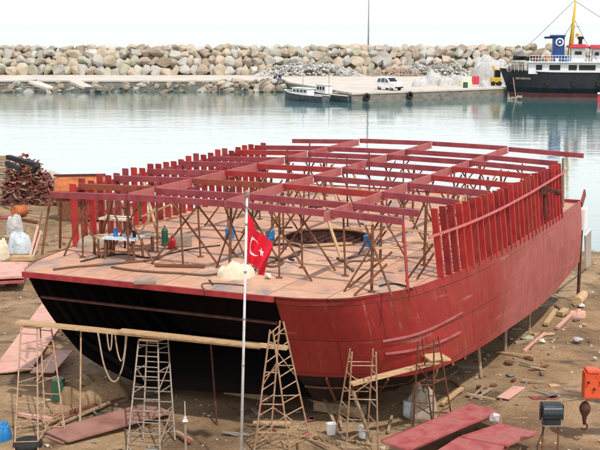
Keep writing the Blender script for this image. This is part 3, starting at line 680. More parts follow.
# the stern is still unplated: one looks into the hollow hull at its inner ribs and the first bulkhead
for k in range(8):
    u = .55 + k * .75
    for Dk, Ck, Bk, sg in ((sd, sc, sb, 1), (pd, pc, pb, -1)):
        if sg > 0 and u < 2.6: continue
        i = min(range(NS), key=lambda j: abs(Dk[j].x - u)); b = MB()
        q = [W(*Dk[i]) + V * -sg * .12 - V3((0, 0, .14)), W(*Dk[i].lerp(Ck[i], .5)) + V * -sg * (.14 if sg > 0 else .0), W(*Ck[i]) + V * -sg * .2, W(*Ck[i].lerp(Bk[i], .5)) + V * -sg * .05 + V3((0, 0, .1)), W(*Bk[i]) + V3((0, 0, .07))]
        for a_, c_ in zip(q, q[1:]): b.bar(a_, c_, .05, .12)
        b.build('inner_rib', M['bottom'], ship)  # ribs coloured near-black: the hollow's shade is put into their colour
b = MB(); rg_ = [W(6.6, 6.3, 3.9), W(6.6, 6.18, 1.75), W(6.6, 4.75, .83), W(6.6, -3.3, .8), W(6.6, -4.35, 1.68), W(6.6, -4.55, 3.9)]
b.poly(rg_, 0, [(q.dot(V), q.z) for q in rg_]); b.build('stern_bulkhead', M['bottom'], ship, fix=False)
for k in range(5):
    u = .7 + k * 1.2; b = MB(); b.bar(W(u, edge(u, PD) + .25, 3.82), W(u, edge(u, SD) - .25, 3.82), .05, .18); b.build('deck_transverse', M['rustdark'], ship)
b = MB(); inn = lambda L_: [q + V3((.03, .07, -.06)) for q in L_]
P, UV = loft(inn(pd), inn(pc), 10, .17, sgn=-1, fade=0); b.grid(P, 0, UV); P, UV = loft(inn(pc), [q + V3((.03, .07, .05)) for q in pb], 6, .3, sgn=-1, fade=0); b.grid(P, 0, UV)
b.build('shade_lining', M['bottom'], ship, smooth=True, fix=False)  # added lining over the red port plating, interior shade painted in
# dark red rail along the stern edge and the ledge below it
b = MB(); b.bar(W(-.35, -3.5, 3.955), W(.13, 3.2, 3.955), .07, .13); r_ = b.build('stern_rail', M['frame_red2'], ship)
b = MB(); b.bar(W(.1, -3.32, 3.3), W(.5, 3.1, 3.3), .09, .05); b.build('stern_ledge', M['rustdark'], ship)
# deck with round hatch opening
hc = (7.05, 1.35); HR = 1.25
bm = bmesh.new()
outl = [V3((p.x, p.y, 0)) for p in sd] + [V3((p.x, p.y, 0)) for p in pd][::-1]
vo = [bm.verts.new(W(p.x, p.y, DZ)) for p in outl]; eo = [bm.edges.new((vo[i], vo[(i + 1) % len(vo)])) for i in range(len(vo))]
hol = [(hc[0] + HR * math.cos(a * math.pi / 20), hc[1] + HR * math.sin(a * math.pi / 20)) for a in range(40)]
vh = [bm.verts.new(W(x, y, DZ)) for x, y in hol]; eh = [bm.edges.new((vh[i], vh[(i + 1) % 40])) for i in range(40)]
bmesh.ops.triangle_fill(bm, use_beauty=True, edges=eo + eh)
for f in bm.faces:
    if f.normal.z < 0: f.normal_flip()
uvl = bm.loops.layers.uv.new('UVMap'); loc0 = WLOC[ship.name]
for f in bm.faces:
    for l in f.loops: d = l.vert.co - O; l[uvl].uv = (d.dot(U) + 20, d.dot(V) + 20)
for v in bm.verts: v.co -= loc0
me = bpy.data.meshes.new('deck'); bm.to_mesh(me); bm.free(); me.materials.append(M['deck'])
me2 = me.copy(); me2.name = 'deck_underside'
for v_ in me2.vertices: v_.co.z -= .05
me2.materials.clear(); me2.materials.append(M['bottom'])
du_ = bpy.data.objects.new('deck_underside', me2); COL.objects.link(du_); du_.parent = ship; WLOC[du_.name] = loc0.copy()
dk = bpy.data.objects.new('deck', me); COL.objects.link(dk); dk.parent = ship; WLOC[dk.name] = loc0.copy()
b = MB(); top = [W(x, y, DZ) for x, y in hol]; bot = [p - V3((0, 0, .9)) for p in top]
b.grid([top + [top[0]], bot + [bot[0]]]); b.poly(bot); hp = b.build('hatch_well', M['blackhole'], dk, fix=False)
b = MB(); b.path(top + [top[0]], .035, 6); b.build('hatch_rim', M['rust'], dk)
for k in range(9):
    a = -1 + 2 * (k + .5) / 9; hw = math.sqrt(1 - a * a) * HR
    b = MB(); b.bar(W(hc[0] - hw, hc[1] + a * HR, DZ - .22), W(hc[0] + hw, hc[1] + a * HR, DZ - .22), .05, .14); b.build('hatch_rib', M['rustdark'], hp)
for k in range(5):
    a = -1 + 2 * (k + .5) / 5; hw = math.sqrt(1 - a * a) * HR
    b = MB(); b.bar(W(hc[0] + a * HR, hc[1] - hw, DZ - .36), W(hc[0] + a * HR, hc[1] + hw, DZ - .36), .06, .1); b.build('hatch_rib', M['rust'], hp)
# bow closing bulkhead
b = MB(); ring = [W(*sd[-1]), W(*sc[-1]), W(*sb[-1]), W(*pb[-1]), W(*pc[-1]), W(*pd[-1])]
b.poly([p - U * .05 for p in ring], 0, [(p.dot(V), p.z) for p in ring]); b.build('bow_bulkhead', M['hullport'], ship, fix=False)
# beams, girders, frames
BU = [1.75, 3.0, 4.85, 6.7, 8.65, 10.5, 12.2, 13.85, 16.6]
GV = [-1.8, 1.05, 3.85]
ZT = 5.68
def zc(v): return ZT + .13 * (1 - ((v - .95) / 5.4) ** 2)
def sv(u): return edge(u, SD) - .17
def pv(u): return edge(u, PD) + .06
BH = .155
for i, u in enumerate(BU):
    v0 = pv(u) if i else -4.25; v1 = sv(u) - .1 if i else 5.65
    if i == 8: v0, v1 = -4.6, 6.5
    cuts = [v0] + GV + [v1]
    for k in range(4):
        a, c = cuts[k], cuts[k + 1]
        du = .05 * R.uniform(-1, 1)
        m = R.choices(['beam_purple', 'beam_red', 'beam_rust'], [6, 4, 1])[0] if i < 7 else 'beam_purple'
        b = MB(); zz = .025 * R.uniform(-1, 1)
        b.bar(W(u + du, a + .02, zc(a) - BH / 2 + zz), W(u + du, c - .02, zc(c) - BH / 2 + zz), .05, BH)
        b.bar(W(u + du + .035, a + .02, zc(a) - .012 + zz + .003), W(u + du + .035, c - .02, zc(c) - .012 + zz + .003), .09, .02)
        b.build('beam', M[m], ship)
for v in GV:
    for i in range(len(BU) - 1):
        u0, u1 = BU[i] + .06, BU[i + 1] - .06
        if i == 0 and v > 3: u0 = BU[0] - .35
        b = MB(); z = zc(v); hh = .19
        b.bar(W(u0, v, z - hh / 2 + .01), W(u1, v, z - hh / 2 + .01), .04, hh)
        b.bar(W(u0, v + .02, z - hh - .005), W(u1, v + .02, z - hh - .005), .09, .02)
        b.build('girder', M['girder'], ship)
nS = 26; nP = 26
for k in range(nS):
    u = 3.6 + k * (13.3 - 3.6) / (nS - 1); vb = edge(u, SD) - .05; vt = sv(u); ul = u - .3 + .2 * k / (nS - 1)
    tz = ZT + .03 + R.uniform(-.03, .03)
    b = MB(); wb = .14 + .035 * k / nS; b.bar(W(u, vb, 3.96), W(ul, vt, tz), .04, wb, up=V)
    b.bar(W(u + .03, vb + wb / 2 + .002, 3.98), W(ul + .03, vt + wb / 2 + .002, tz - .01), .08, .02, up=V)
    b.build('frame', R.choice([M['frame_red'], M['frame_red'], M['frame_red2'], M['frame_red3']]), ship)
for k in range(nP):
    u = 2.75 + k * (14.2 - 2.75) / (nP - 1); vb = edge(u, PD) + .1; vt = pv(u)
    tz = ZT + .03 + (R.uniform(.0, .14) if k % 4 else R.uniform(-.02, .04))
    b = MB(); b.bar(W(u, vb, 3.96), W(u, vt, tz), .04, .17, up=V)
    b.bar(W(u + .02, vb + .086, 3.98), W(u + .02, vt + .086, tz - .01), .06, .02, up=V)
    b.build('frame', R.choice([M['frame_red'], M['frame_red2'], M['frame_red2'], M['frame_red3'], M['beam_purple']]), ship)
for z, h in ((5.5, .18), (5.12, .16), (4.72, .1)):
    b = MB(); b.bar(W(2.8, pv(2.8) - .12, z), W(14.3, pv(14.3) - .12, z), .04, h); b.build('stringer', M['beam_purple'], ship)
# pink batten clamped along the starboard frames, rusty clamp at its forward part
b = MB(); n = 14; pts = []
for k in range(n):
    u = 2.95 + k * (13.9 - 2.95) / (n - 1); z = 5.1 + .33 * (k / (n - 1)); f = (z - 3.96) / (ZT - 3.96)
    pts.append(W(u, edge(u, SD) - .1 + (sv(u) - edge(u, SD) + .1) * f + .15, z))
for p, q in zip(pts, pts[1:]): b.bar(p, q, .03, .06)
b.build('batten', M['batten'], ship)
# side stringers low on the starboard quarter
def hull_at(px_u0, u1, z, off, n=16):
    out = []
    for k in range(n):
        u = px_u0 + (u1 - px_u0) * k / (n - 1)
        vd = interp([(p.x, p.y) for p in sd], u); vc = interp([(p.x, p.y) for p in sc], u + .0)
        f = (4 - z) / (4 - 1.8); va = vd + (vc - vd) * f + off; out.append(W(u, va, z))
    return out
def hull_strip(i0, i1, z0, z1, off, w, h, m, name):
    b = MB(); pts = []
    for i in range(i0, i1 + 1):
        z = z0 + (z1 - z0) * (i - i0) / (i1 - i0); f = (sd[i].z - z) / (sd[i].z - sc[i].z); q = sd[i].lerp(sc[i], f)
        tn = (sd[min(i + 1, NS - 1)] - sd[max(i - 1, 0)]); nn = V3((-tn.y, tn.x, 0)).normalized()
        if nn.y < 0: nn = -nn
        q = q + nn * off; pts.append(W(q.x, q.y, z))
    for p, q in zip(pts, pts[1:]): b.bar(p, q, w, h)
    o = b.build(name, m, ship); return pts
idx = lambda u: min(range(NS), key=lambda i: abs((sd[i].x * .45 + sc[i].x * .55) - u) + (99 if i < 6 else 0))
s1 = hull_strip(idx(1.75), idx(4.6), 2.82, 2.98, .08, .04, .05, M['plate_red'], 'side_rail')
s2 = hull_strip(idx(1.75), idx(4.2), 2.48, 2.5, .08, .04, .05, M['plate_red'], 'side_rail')
b = MB(); p = W(11.0, sv(11.0) + .2, 5.1); b.tube(p + V3((0, 0, -.65)), p + V3((0, 0, .15)), .05, 8); b.box(p + V3((-.08, 0, .08)), (.26, .2, .24)); b.bar(p + V3((-.24, 0, .2)), p + V3((.34, -.08, .02)), .1, .11); b.lathe(p + V3((.34, -.08, .02)), [(.07, -.06), (.1, 0), (.07, .09)], 10, V3((1, 0, 0)))
tag(b.build('winch', M['rustdark']), 'rusty hand winch clamped on the starboard frames near the bow', 'winch')
# keel blocks
for k in range(10):
    for v in (-1.6, 1.0, 3.6):
        u = 2.9 + k * 1.45
        if v != 1.0 and k % 2: continue
        b = MB(); c = W(u, v, GZ)
        b.box(c + V3((0, 0, .1)), (1.3, .32, .26), V)
        side = 'below the keel line' if v == 1.0 else ('below the port bottom' if v < 0 else 'below the starboard bottom')
        tag(b.build('keel_block', M['timber']), f'dark timber keel block lying {side} of the red hull', 'block', f'keel blocks {side}')
# short shores under the starboard bilge
for k, (u, dv) in enumerate(((7.2, .2), (9.6, .1), (12.2, .1))):
    b = MB(); v = edge(u, SD); b.tube(W(u, v + dv - .7, GZ - .05), W(u, v - .62, 1.45), .05, 7)
    tag(b.build('bilge_shore', M['timber']), 'thin timber shore wedged beneath the starboard edge of the red hull', 'shore', 'shores under the starboard edge')

# ------------------------------------------------------------------ props on deck
ORD = ['nearest', 'second', 'third', 'fourth', 'fifth', 'sixth', 'seventh', 'eighth', 'farthest']
CN = {-3.3: 'near the port frames', -1.8: 'by the port girder', 1.05: 'by the middle girder', 3.85: 'by the starboard girder', -.4: 'between port and middle girders', 2.45: 'between middle and starboard girders', 5.0: 'near the starboard frames'}
for i, u in enumerate(BU[:8]):
    for v in (-3.3, -1.8, -.4, 1.05, 2.45, 3.85, 5.0):
        if abs(u - hc[0]) < 1.4 and abs(v - hc[1]) < 1.3: continue
        if R.random() < (.06 if v in GV else .4): continue
        uu = u + R.uniform(-.12, .12) - .1; vv = v + R.uniform(-.15, .15)
        zt = zc(v) - BH + (R.choice([0, 0, .0, .45]) if v in GV else 0) - .02
        if zt > 5.6: uu = u + .14
        b = MB(); r = .026 if R.random() < .6 else .036; b.tube(W(uu, vv, DZ), W(uu + R.uniform(-.06, .06), vv + R.uniform(-.06, .06), zt), r, 7); b.box(W(uu, vv, DZ + .012), (.16, .16, .02))
        tag(b.build('prop', M['rust']), f'upright rusty prop under the {ORD[i]} deck beam, {CN[v]}', 'prop', 'upright rusty props under the deck beams')
        if R.random() < .85:
            s = R.choice([-1, 1]); d = R.uniform(.45, .95)
            b = MB(); b.tube(W(uu - R.uniform(-.4, .4), vv + s * d, DZ), W(uu + .07, vv - s * d * .35, zc(v) - BH - .06), .026, 6)
            tag(b.build('brace', M['rust']), f'slanting rusty brace leaning {"left" if s > 0 else "right"} to the {ORD[i]} deck beam, {CN[v]}', 'brace', 'slanting rusty braces under the deck beams')
            if R.random() < .75:
                b = MB(); b.tube(W(uu - R.uniform(-.4, .4) + .1, vv - s * d, DZ), W(uu + .16, vv + s * d * .4, zc(v) - BH - .06), .024, 6)
                tag(b.build('brace', M['rust']), f'slanting rusty brace leaning {"right" if s > 0 else "left"} to the {ORD[i]} deck beam, {CN[v]}', 'brace', 'slanting rusty braces under the deck beams')
WP = [(3.2, -2.6, .9), (5.2, -3.0, -.7), (6.9, -1.2, .8), (8.9, 2.2, -.9), (9.2, -2.4, .7), (10.9, .2, -.8), (11.2, 4.4, .6), (12.6, -1.6, .7), (4.6, 3.0, -.8), (7.4, 4.6, .7)]
for i, (u, v, d) in enumerate(WP):
    b = MB(); b.bar(W(u - .3, v, DZ + .02), W(u + .05, v + d, zc(v + d) - BH - .04), .07, .045)
    n_ = min(range(len(BU)), key=lambda j: abs(BU[j] - u)); tag(b.build('wooden_strut', M['wood']), f'pale wooden strut leaning {"right" if d > 0 else "left"} under the {ORD[n_]} deck beam, {"port" if v < -.5 else ("middle" if v < 2.3 else "starboard")} part', 'strut', 'pale wooden struts under the deck beams')
def pole(a, b_, r, m, nm, lab, cat, grp=None):
    b = MB(); b.tube(a, b_, r, 7); return tag(b.build(nm, M[m]), lab, cat, grp)
pole(at(42, 255, 4.0), at(51, 194, 5.55), .035, 'rust', 'prop', 'rusty prop at the port stern corner holding the nearest beam end', 'prop')
pole(at(60, 248, 4.0), at(61, 197, 5.5), .035, 'rust', 'prop', 'rusty prop just right of the port stern corner prop', 'prop')
pole(at(408, 290, 4.0), at(403, 222, 5.5), .035, 'beam_red', 'prop', 'red prop at the starboard stern edge holding the nearest beam end', 'prop')
pole(at(563, 207, 4.1), at(563, 158, 5.75), .045, 'steel', 'prop', 'grey prop under the far beam end at the bow', 'prop')
for (p0, p1, z1, lab) in (((349, 287), (392, 252), 4.75, 'longest rusty bar leaning on the deck right of the hatch'), ((354, 295.5), (387, 264), 4.7, 'thin rusty bar leaning on the deck nearest the hull edge'), ((406, 281), (433, 244), 5.0, 'rusty bar leaning against the first starboard frame'), ((417, 279), (434, 253), 4.7, 'short rusty bar leaning beside the first starboard frame')):
    pole(at(*p0, 4.02), at(*p1, z1), .028, 'rust', 'leaning_bar', lab, 'bar')
for (p0, z0, p1, z1, w, lab) in (((143, 216), 4.7, (172, 204), 5.1, .16, 'short pale plank leaning up to the right by the port frames'), ((137, 226), 4.25, (198, 213), 4.9, .16, 'long pale plank lying across trestles by the port frames'),
                           ((262, 232), 4.3, (290, 221), 4.7, .1, 'thin pale lath leaning behind the flag'), ((345, 228), 4.5, (442, 232), 4.6, .08, 'long pale lath running to the starboard frames'), ((372, 249), 4.3, (434, 240), 4.5, .14, 'pale plank slung beside the first starboard frames'),
                           ((150, 226), 4.02, (230, 229), 4.05, .2, 'pinkish board lying on deck behind the braces'), ((300, 246), 4.06, (352, 243), 4.06, .12, 'pale board lying along the near edge of the hatch'), ((155, 265), 4.05, (205, 266), 4.05, .12, 'dark reddish plank lying on the stern deck')):
    b = MB(); b.bar(at(*p0, z0), at(*p1, z1), w, .05); tag(b.build('plank', M['wood'] if 'dark' not in lab and 'pinkish' not in lab else M['rust' if 'dark' in lab else 'plate_pink']), lab, 'plank')
# cables on deck
def cable(pts, r, m, label, wob=.08, cat='cable'):
    q = resample([at(x, y, 4.0) + V3((0, 0, r)) for x, y in pts], 40)
    b = MB(); b.path([p + V3((wob * noise.noise((p.x * 1.2, p.y * 1.2, 3)), wob * noise.noise((p.x * 1.2, p.y, 8)), 0)) for p in q], r, 6); tag(b.build('cable', M[m], smooth=True), label, cat)
cable([(54, 271), (75, 268), (110, 265), (150, 261), (172, 252), (180, 245)], .03, 'hose', 'brown hose running from the port stern corner to the work table')
cable([(112, 268), (140, 272), (175, 274), (210, 276), (245, 269), (275, 262), (300, 252)], .03, 'hose', 'brown hose crossing the stern deck beneath the flag')
cable([(262, 247), (285, 245), (301, 248), (299, 255), (288, 259), (293, 261)], .025, 'dark', 'black cable looped on deck right of the flag')
cable([(348, 259), (362, 256), (372, 258), (366, 262), (352, 262), (346, 266), (352, 272)], .025, 'hose', 'brown cable coiled on deck right of the hatch')
cable([(380, 287), (392, 285), (405, 287), (412, 291)], .022, 'dark', 'short black cable by the starboard edge of the deck')
cable([(205, 292), (206, 284), (240, 286), (246, 289)], .018, 'rust', 'thin rusty wire on the stern edge left of the flagpole')
cable([(255, 262), (272, 268), (283, 263), (270, 258), (258, 265)], .03, 'hose', 'brown hose coil on deck below the flag')
cable([(80, 262), (120, 255), (150, 258), (190, 250), (220, 246)], .02, 'dark', 'thin black cable trailing behind the work table')
SCN = ['rust', 'timber', 'plate_pink', 'dark', 'wood', 'rustdark']; SCW = ['rusty', 'grey timber', 'pink', 'black', 'pale wood', 'dark rusty']
for k in range(46):
    u = R.uniform(.4, 14); v = R.uniform(-3.6, 5.2)
    if (u - hc[0]) ** 2 + (v - hc[1]) ** 2 < 2.4 or u < 1.2 and v > 3: continue
    m = R.randrange(6); a = R.uniform(0, 3.14); L_ = R.uniform(.12, .6); d = V3((math.cos(a), math.sin(a), 0)); w_ = R.uniform(.03, .1)
    b = MB(); b.box(W(u, v, DZ + .012 + w_ * .2), (L_, w_, w_ * .4), d)
    zone = 'between stern edge and nearest beam' if u < 1.75 else ('aft of the hatch' if u < 5.7 else ('level with the hatch' if u < 8.5 else 'forward of the hatch'))
    tag(b.build('offcut', M[SCN[m]]), f'{SCW[m]} offcut lying on the deck {zone}', 'offcut', f'{SCW[m]} offcuts on deck {zone}')
# drums and clutter
for (px, py, m, lab) in ((230, 238, 'blue', 'blue plastic drum left of the flag on deck'), (270, 240, 'blue', 'blue plastic drum half hidden behind the flag'), (368, 246, 'blue', 'blue plastic drum right of the hatch')):
    p = at(px, py, 4.0); b = MB(); b.lathe(p, [(.11, 0), (.135, .02), (.135, .1), (.12, .12), (.135, .14), (.135, .27), (.11, .3)], 16); tag(b.build('drum', M[m], smooth=False), lab, 'drum')
heapcloth('sack', at(237, 276, 4.0), .88, .75, .34, M['cream'], 'crumpled cream sack on the stern deck left of the flagpole', 'sack', 2.5, .6)
b = MB(); p = at(268, 279, 4.0); b.rock(p + V3((0, 0, .07)), (.26, .2, .16), R); tag(b.build('block', M['cream']), 'small pale block on the stern deck right of the flagpole', 'block')
b = MB(); p = at(362, 252, 4.0); b.rock(p + V3((0, 0, .08)), (.22, .2, .18), R); tag(b.build('rag', M['tarp']), 'white rag on deck right of the hatch', 'rag')
b = MB(); p = at(145, 283, 4.03); b.box(p + V3((0, 0, .02)), (.5, .18, .06)); tag(b.build('offcut', M['steel']), 'grey steel offcut lying on the stern edge', 'offcut')
def table(p, w, d, h, m, label, legm, rz=0.0, nm='work_table', cat='table'):
    t = thing(nm, label, cat, p); X = V3((math.cos(rz), math.sin(rz), 0)); Y = V3((-X.y, X.x, 0))
    b = MB(); b.box(p + V3((0, 0, h)), (w, d, .05), X); b.build('top', m, t)
    for sx in (-1, 1):
        for sy in (-1, 1):
            b = MB(); b.bar(p + X * sx * w * .44 + Y * sy * d * .44, p + X * sx * w * .42 + Y * sy * d * .4 + V3((0, 0, h - .02)), .05, .05); b.build('leg', legm, t)
    b = MB(); b.bar(p + X * -w * .43 - Y * d * .42 + V3((0, 0, h * .4)), p + X * w * .43 - Y * d * .42 + V3((0, 0, h * .4)), .04, .04); b.build('stretcher', legm, t)
    return t
table(at(124, 258, 4.0), .95, .6, .55, M['plastic'], 'steel work table with pale blue top on the port side of the stern deck', M['rust'], -.3)
table(at(117, 246, 4.0), .8, .5, .78, M['cream'], 'taller trestle with pale top behind the blue work table', M['rustdark'], -.3)
table(at(143, 251, 4.0), .6, .45, .45, M['steel'], 'low grey stool right of the blue work table', M['rust'], .2, 'stool', 'stool')
table(at(103, 255, 4.0), .4, .4, .5, M['wood'], 'small wooden stool left of the blue work table', M['rust'], .5, 'stool', 'stool')
for k, (dx, dy, h, r, m, lab) in enumerate(((-.2, 0, .2, .06, 'blue', 'small blue can on the blue work table'), (.12, .1, .14, .07, 'rust', 'brown tin on the blue work table'), (.3, -.1, .16, .05, 'dark', 'black tin on the blue work table'))):
    p = at(124, 258, 4.0) + V3((dx, dy, .58)); b = MB(); b.lathe(p, [(r * .9, 0), (r, .01), (r, h), (r * .8, h + .01)], 12); tag(b.build('can', M[m]), lab, 'can')
p = at(172, 249, 4.0); b = MB(); b.lathe(p, [(.09, 0), (.105, .03), (.105, .25), (.065, .31), (.025, .33), (.025, .38)], 14); tag(b.build('gas_bottle', M['redpaint'], smooth=False), 'red gas bottle standing on deck behind the work table', 'gas bottle')
p = at(165, 246, 4.0); b = MB(); b.lathe(p, [(.08, 0), (.09, .03), (.09, .44), (.05, .5), (.02, .53), (.02, .58)], 14); tag(b.build('gas_bottle', M['green'], smooth=False), 'tall dark green gas bottle left of the red one', 'gas bottle')
b = MB(); p = at(182, 246, 4.0); b.box(p + V3((0, 0, .16)), (.5, .35, .3), V3((1, .3, 0))); tag(b.build('tool_box', M['steel'], bevel=.02), 'grey tool box right of the red gas bottle on deck', 'box')
heapcloth('rag_heap', at(92, 247, 4.0), .9, .6, .28, M['canvas'], 'grey rag heap between port frames and stools', 'rags', 8, .5)

# ------------------------------------------------------------------ flagpole and flag
p0 = ga(240.5, 478); top = on_depth(247, 197, p0.y)
t = thing('flagpole', 'thin pale grey flagpole standing in front of the black stern', 'flagpole', p0)
b = MB(); b.tube(p0 - V3((0, 0, .1)), top, .034, 10, .024); b.build('pole', M['polepaint'], t, smooth=True)
for k in range(6):
    c = p0.lerp(top, .08 + k * .165); b = MB(); b.tube(c, c + (top - p0).normalized() * .035, .036, 10); b.build('joint_band', M['steel'], t)
b = MB(); b.lathe(top, [(.02, 0), (.06, .03), (.06, .1), (.02, .14)], 10); b.path([top + V3((0, 0, .02)), top + V3((-.1, -.02, -.1)), top + V3((.05, -.05, -.25))], .012, 5); b.build('finial', M['steel'], t)
b = MB(); nU, nV = 150, 100; px = 1 / 43.5
c0 = p0.lerp(top, .945)
c = [V3((.03, 0, 0)), V3((25 * px, 0, -30 * px)), V3((-.0, 0, -43 * px)), V3((15 * px, 0, -58 * px))]
FP = []
for i in range(nU + 1):
    s = i / nU; row = []
    for j in range(nV + 1):
        q = j / nV      # 0 top edge, 1 bottom edge
        base = (c[0] * (1 - s) + c[1] * s) * (1 - q) + (c[2] * (1 - s) + c[3] * s) * q
        base = base + V3((0, 0, -.09 * math.sin(math.pi * s) * (1 - q)))
        ph = s * 9.0 + q * 2.2
        fold = V3((.05 * math.sin(ph * 1.05 + .8) * min(1, s * 4), -.13 * math.sin(ph) * min(1, s * 3) - .03 * math.sin(ph * 2.1 + 1), .02 * math.sin(ph + 1) * s))
        row.append(c0 + base + fold)
    FP.append(row)
def star(x, y, cx, cy, r):
    dx, dy = x - cx, y - cy; a = math.atan2(dy, dx) - math.pi; d = math.hypot(dx, dy)
    k = 2 * math.pi / 5; a = (a + k / 2) % k - k / 2; a = abs(a); ri = r * .382
    x1, y1, x2, y2 = r, 0, ri * math.cos(k / 2), ri * math.sin(k / 2); X, Y = d * math.cos(a), d * math.sin(a)
    return (x2 - x1) * (Y - y1) - (y2 - y1) * (X - x1) > 0
b.grid(FP)
for fi in range(len(b.f)):
    i, j = divmod(fi, nV); x = (i + .5) / nU * 1.5; y = (j + .5) / nV
    cres = math.hypot(x - .5, y - .5) < .25 and math.hypot(x - .5625, y - .5) > .2
    if cres or star(x, y, .83, .5, .125): b.m[fi] = 1
fl = tag(b.build('flag', [M['flag'], M['flagwhite']], smooth=True, fix=False), 'limp red flag with white crescent and star hanging from the pale flagpole', 'flag')

# ------------------------------------------------------------------ scaffold towers and planks
def tower(base, topp, rungs, label, m, braces=True, cap=True, face_only=None, r=.019, group='tapered steel scaffold trestles'):
    """four raked legs given by base and top corners, ladder rungs on each face"""
    c = sum(base, V3((0, 0, 0))) / 4; t = thing('scaffold_trestle', label, 'trestle', c, group)
    for p, q in zip(base, topp):
        b = MB(); b.tube(p - V3((0, 0, .05)), q, r, 7); b.build('leg', m, t)
    for k in range(4):
        j = (k + 1) % 4
        nr = rungs if k in (0, 2) else max(3, rungs // 2)
        for i in range(nr):
            f = (i + .6) / nr + R.uniform(-.01, .01); b = MB(); b.tube(base[k].lerp(topp[k], f), base[j].lerp(topp[j], f), r * .7, 6); b.build('rung', m, t)
        if braces and k in (1, 3):
            for f0, f1 in ((.08, .3), (.55, .75)):
                b = MB(); b.tube(base[k].lerp(topp[k], f0), base[j].lerp(topp[j], f1), r * .7, 6); b.build('brace', m, t)
    if cap: b = MB(); b.slab([q + V3((0, 0, .05)) for q in topp], .05); b.build('top_plate', M['wood'], t)
    return t
g0 = lambda px, py: ga(px, py)
tower([g0(14, 453), g0(38, 452), g0(66, 437), g0(46, 437)], [at(21, 328, 2.55), at(37, 329, 2.55), at(51, 326, 2.55), at(40, 325, 2.55)], 7, 'rusty leftmost scaffold trestle under the left end of the stern plank', M['ladder'])
tower([g0(127, 451), g0(160, 453), g0(175, 438), g0(143, 437)], [at(138.5, 341, 2.5), at(158, 342, 2.5), at(168, 339, 2.5), at(147, 338, 2.5)], 10, 'pale scaffold trestle under the middle of the stern plank, with many rungs', M['steel'], r=.021)
tower([g0(290, 451), g0(311, 441), g0(270, 443), g0(254, 451)], [at(273, 331, 3.4), at(283.5, 322, 3.5), at(280, 321, 3.5), at(270, 330, 3.4)], 9, 'tall ladder trestle under the right end of the stern plank', M['ladder'], r=.021, cap=False)
tower([g0(335, 437), g0(346, 449), g0(378, 451), g0(367, 438)], [at(350, 349, 2.9), at(352, 352, 2.95), at(376, 352, 2.95), at(373, 349, 2.9)], 6, 'yellowish scaffold trestle by the red stern quarter holding the lower plank', M['ladder'], cap=False)
tower([g0(413, 430), g0(433, 433), g0(453, 423), g0(432, 421)], [at(418, 341, 3.0), at(434, 338, 3.0), at(438, 336, 3.0), at(422, 339, 3.0)], 5, 'dark scaffold trestle under the right end of the lower plank', M['rust'], cap=False)
b = MB(); b.bar(at(18, 322, 2.66), at(262, 346.5, 2.66), .26, .06); tag(b.build('plank', M['wood']), 'long pale scaffold plank slung across the black stern', 'plank')
b = MB(); b.bar(at(120, 330.5, 2.74), at(288, 348, 2.74), .24, .05); tag(b.build('plank', M['wood']), 'second pale plank overlapping the long one on the right', 'plank')
b = MB(); YD, YE = g0(346, 448).y, g0(433, 432).y; b.bar(on_depth(351, 384, YD - .05), on_depth(440, 361, YE - .1), .2, .05); tag(b.build('plank', M['wood']), 'sloping pale plank alongside the red hull', 'plank')
b = MB(); b.slab([V3((*on_depth(x, y, Y).xy, on_depth(434, 361, YE).z + .04)) for x, y, Y in ((421, 361, YE + .4), (431, 366, YE - .1), (451, 360, YE + .05), (440, 355, YE + .55))], .05); tag(b.build('plank', M['wood']), 'short wide board ending the sloping plank', 'board')
b = MB(); b.bar(g0(372, 444) + V3((0, 0, .04)), on_depth(352, 390, YD), .12, .05); tag(b.build('plank', M['timber']), 'weathered plank leaning inside the yellowish trestle', 'plank')
b = MB(); b.bar(at(253, 422, .65), at(291, 423, .65), .1, .04); tag(b.build('plank', M['wood']), 'short pale bar lashed low across the tall ladder trestle', 'bar')
# ropes and rods hanging at the stern
def rope(pts, r, m, lab, cat='rope'):
    b = MB(); b.path(resample(pts, 36), r, 6); return tag(b.build('rope', M[m], smooth=True), lab, cat)
def hang(x0, x1, yb, z, py0=333): 
    a, c = at(x0, py0, z), at(x1, py0 + 1, z); drop = (yb - py0) / 42.0
    mid = (a + c) / 2
    return [a, a.lerp(mid, .3) - V3((0, 0, drop * .6)), a.lerp(mid, .7) - V3((0, 0, drop * .93)), mid - V3((0, 0, drop)), c.lerp(mid, .7) - V3((0, 0, drop * .93)), c.lerp(mid, .3) - V3((0, 0, drop * .6)), c]
rope(hang(98, 127, 384, 2.66), .022, 'ropebeige', 'longest beige hose loop hanging from the stern plank')
rope(hang(115, 126, 362, 2.66), .022, 'ropebeige', 'middle beige hose loop hanging from the stern plank')
rope(hang(107, 112, 351, 2.66), .02, 'ropebeige', 'shortest beige hose loop hanging from the stern plank')
pole(g0(80, 428), at(81, 330, 2.6), .022, 'ladder', 'rod', 'thin upright rod between the left and middle trestles', 'rod')
pole(g0(217, 425), at(211, 345, 2.3), .025, 'rustdark', 'rod', 'thin dark rod standing behind the plank in the stern shadow', 'rod')
p = g0(186, 462); t = thing('stake', 'white capped upright steel stake right of the middle trestle', 'stake', p)
b = MB(); b.tube(p, p + V3((0, 0, .95)), .028, 8); b.build('pipe', M['steel'], t)
b = MB(); b.lathe(p + V3((0, 0, .93)), [(.03, 0), (.07, .02), (.04, .06), (.03, .12)], 12); b.tube(p + V3((0, 0, 1.0)), p + V3((0, 0, 1.4)), .01, 6); b.build('cap', M['polepaint'], t)

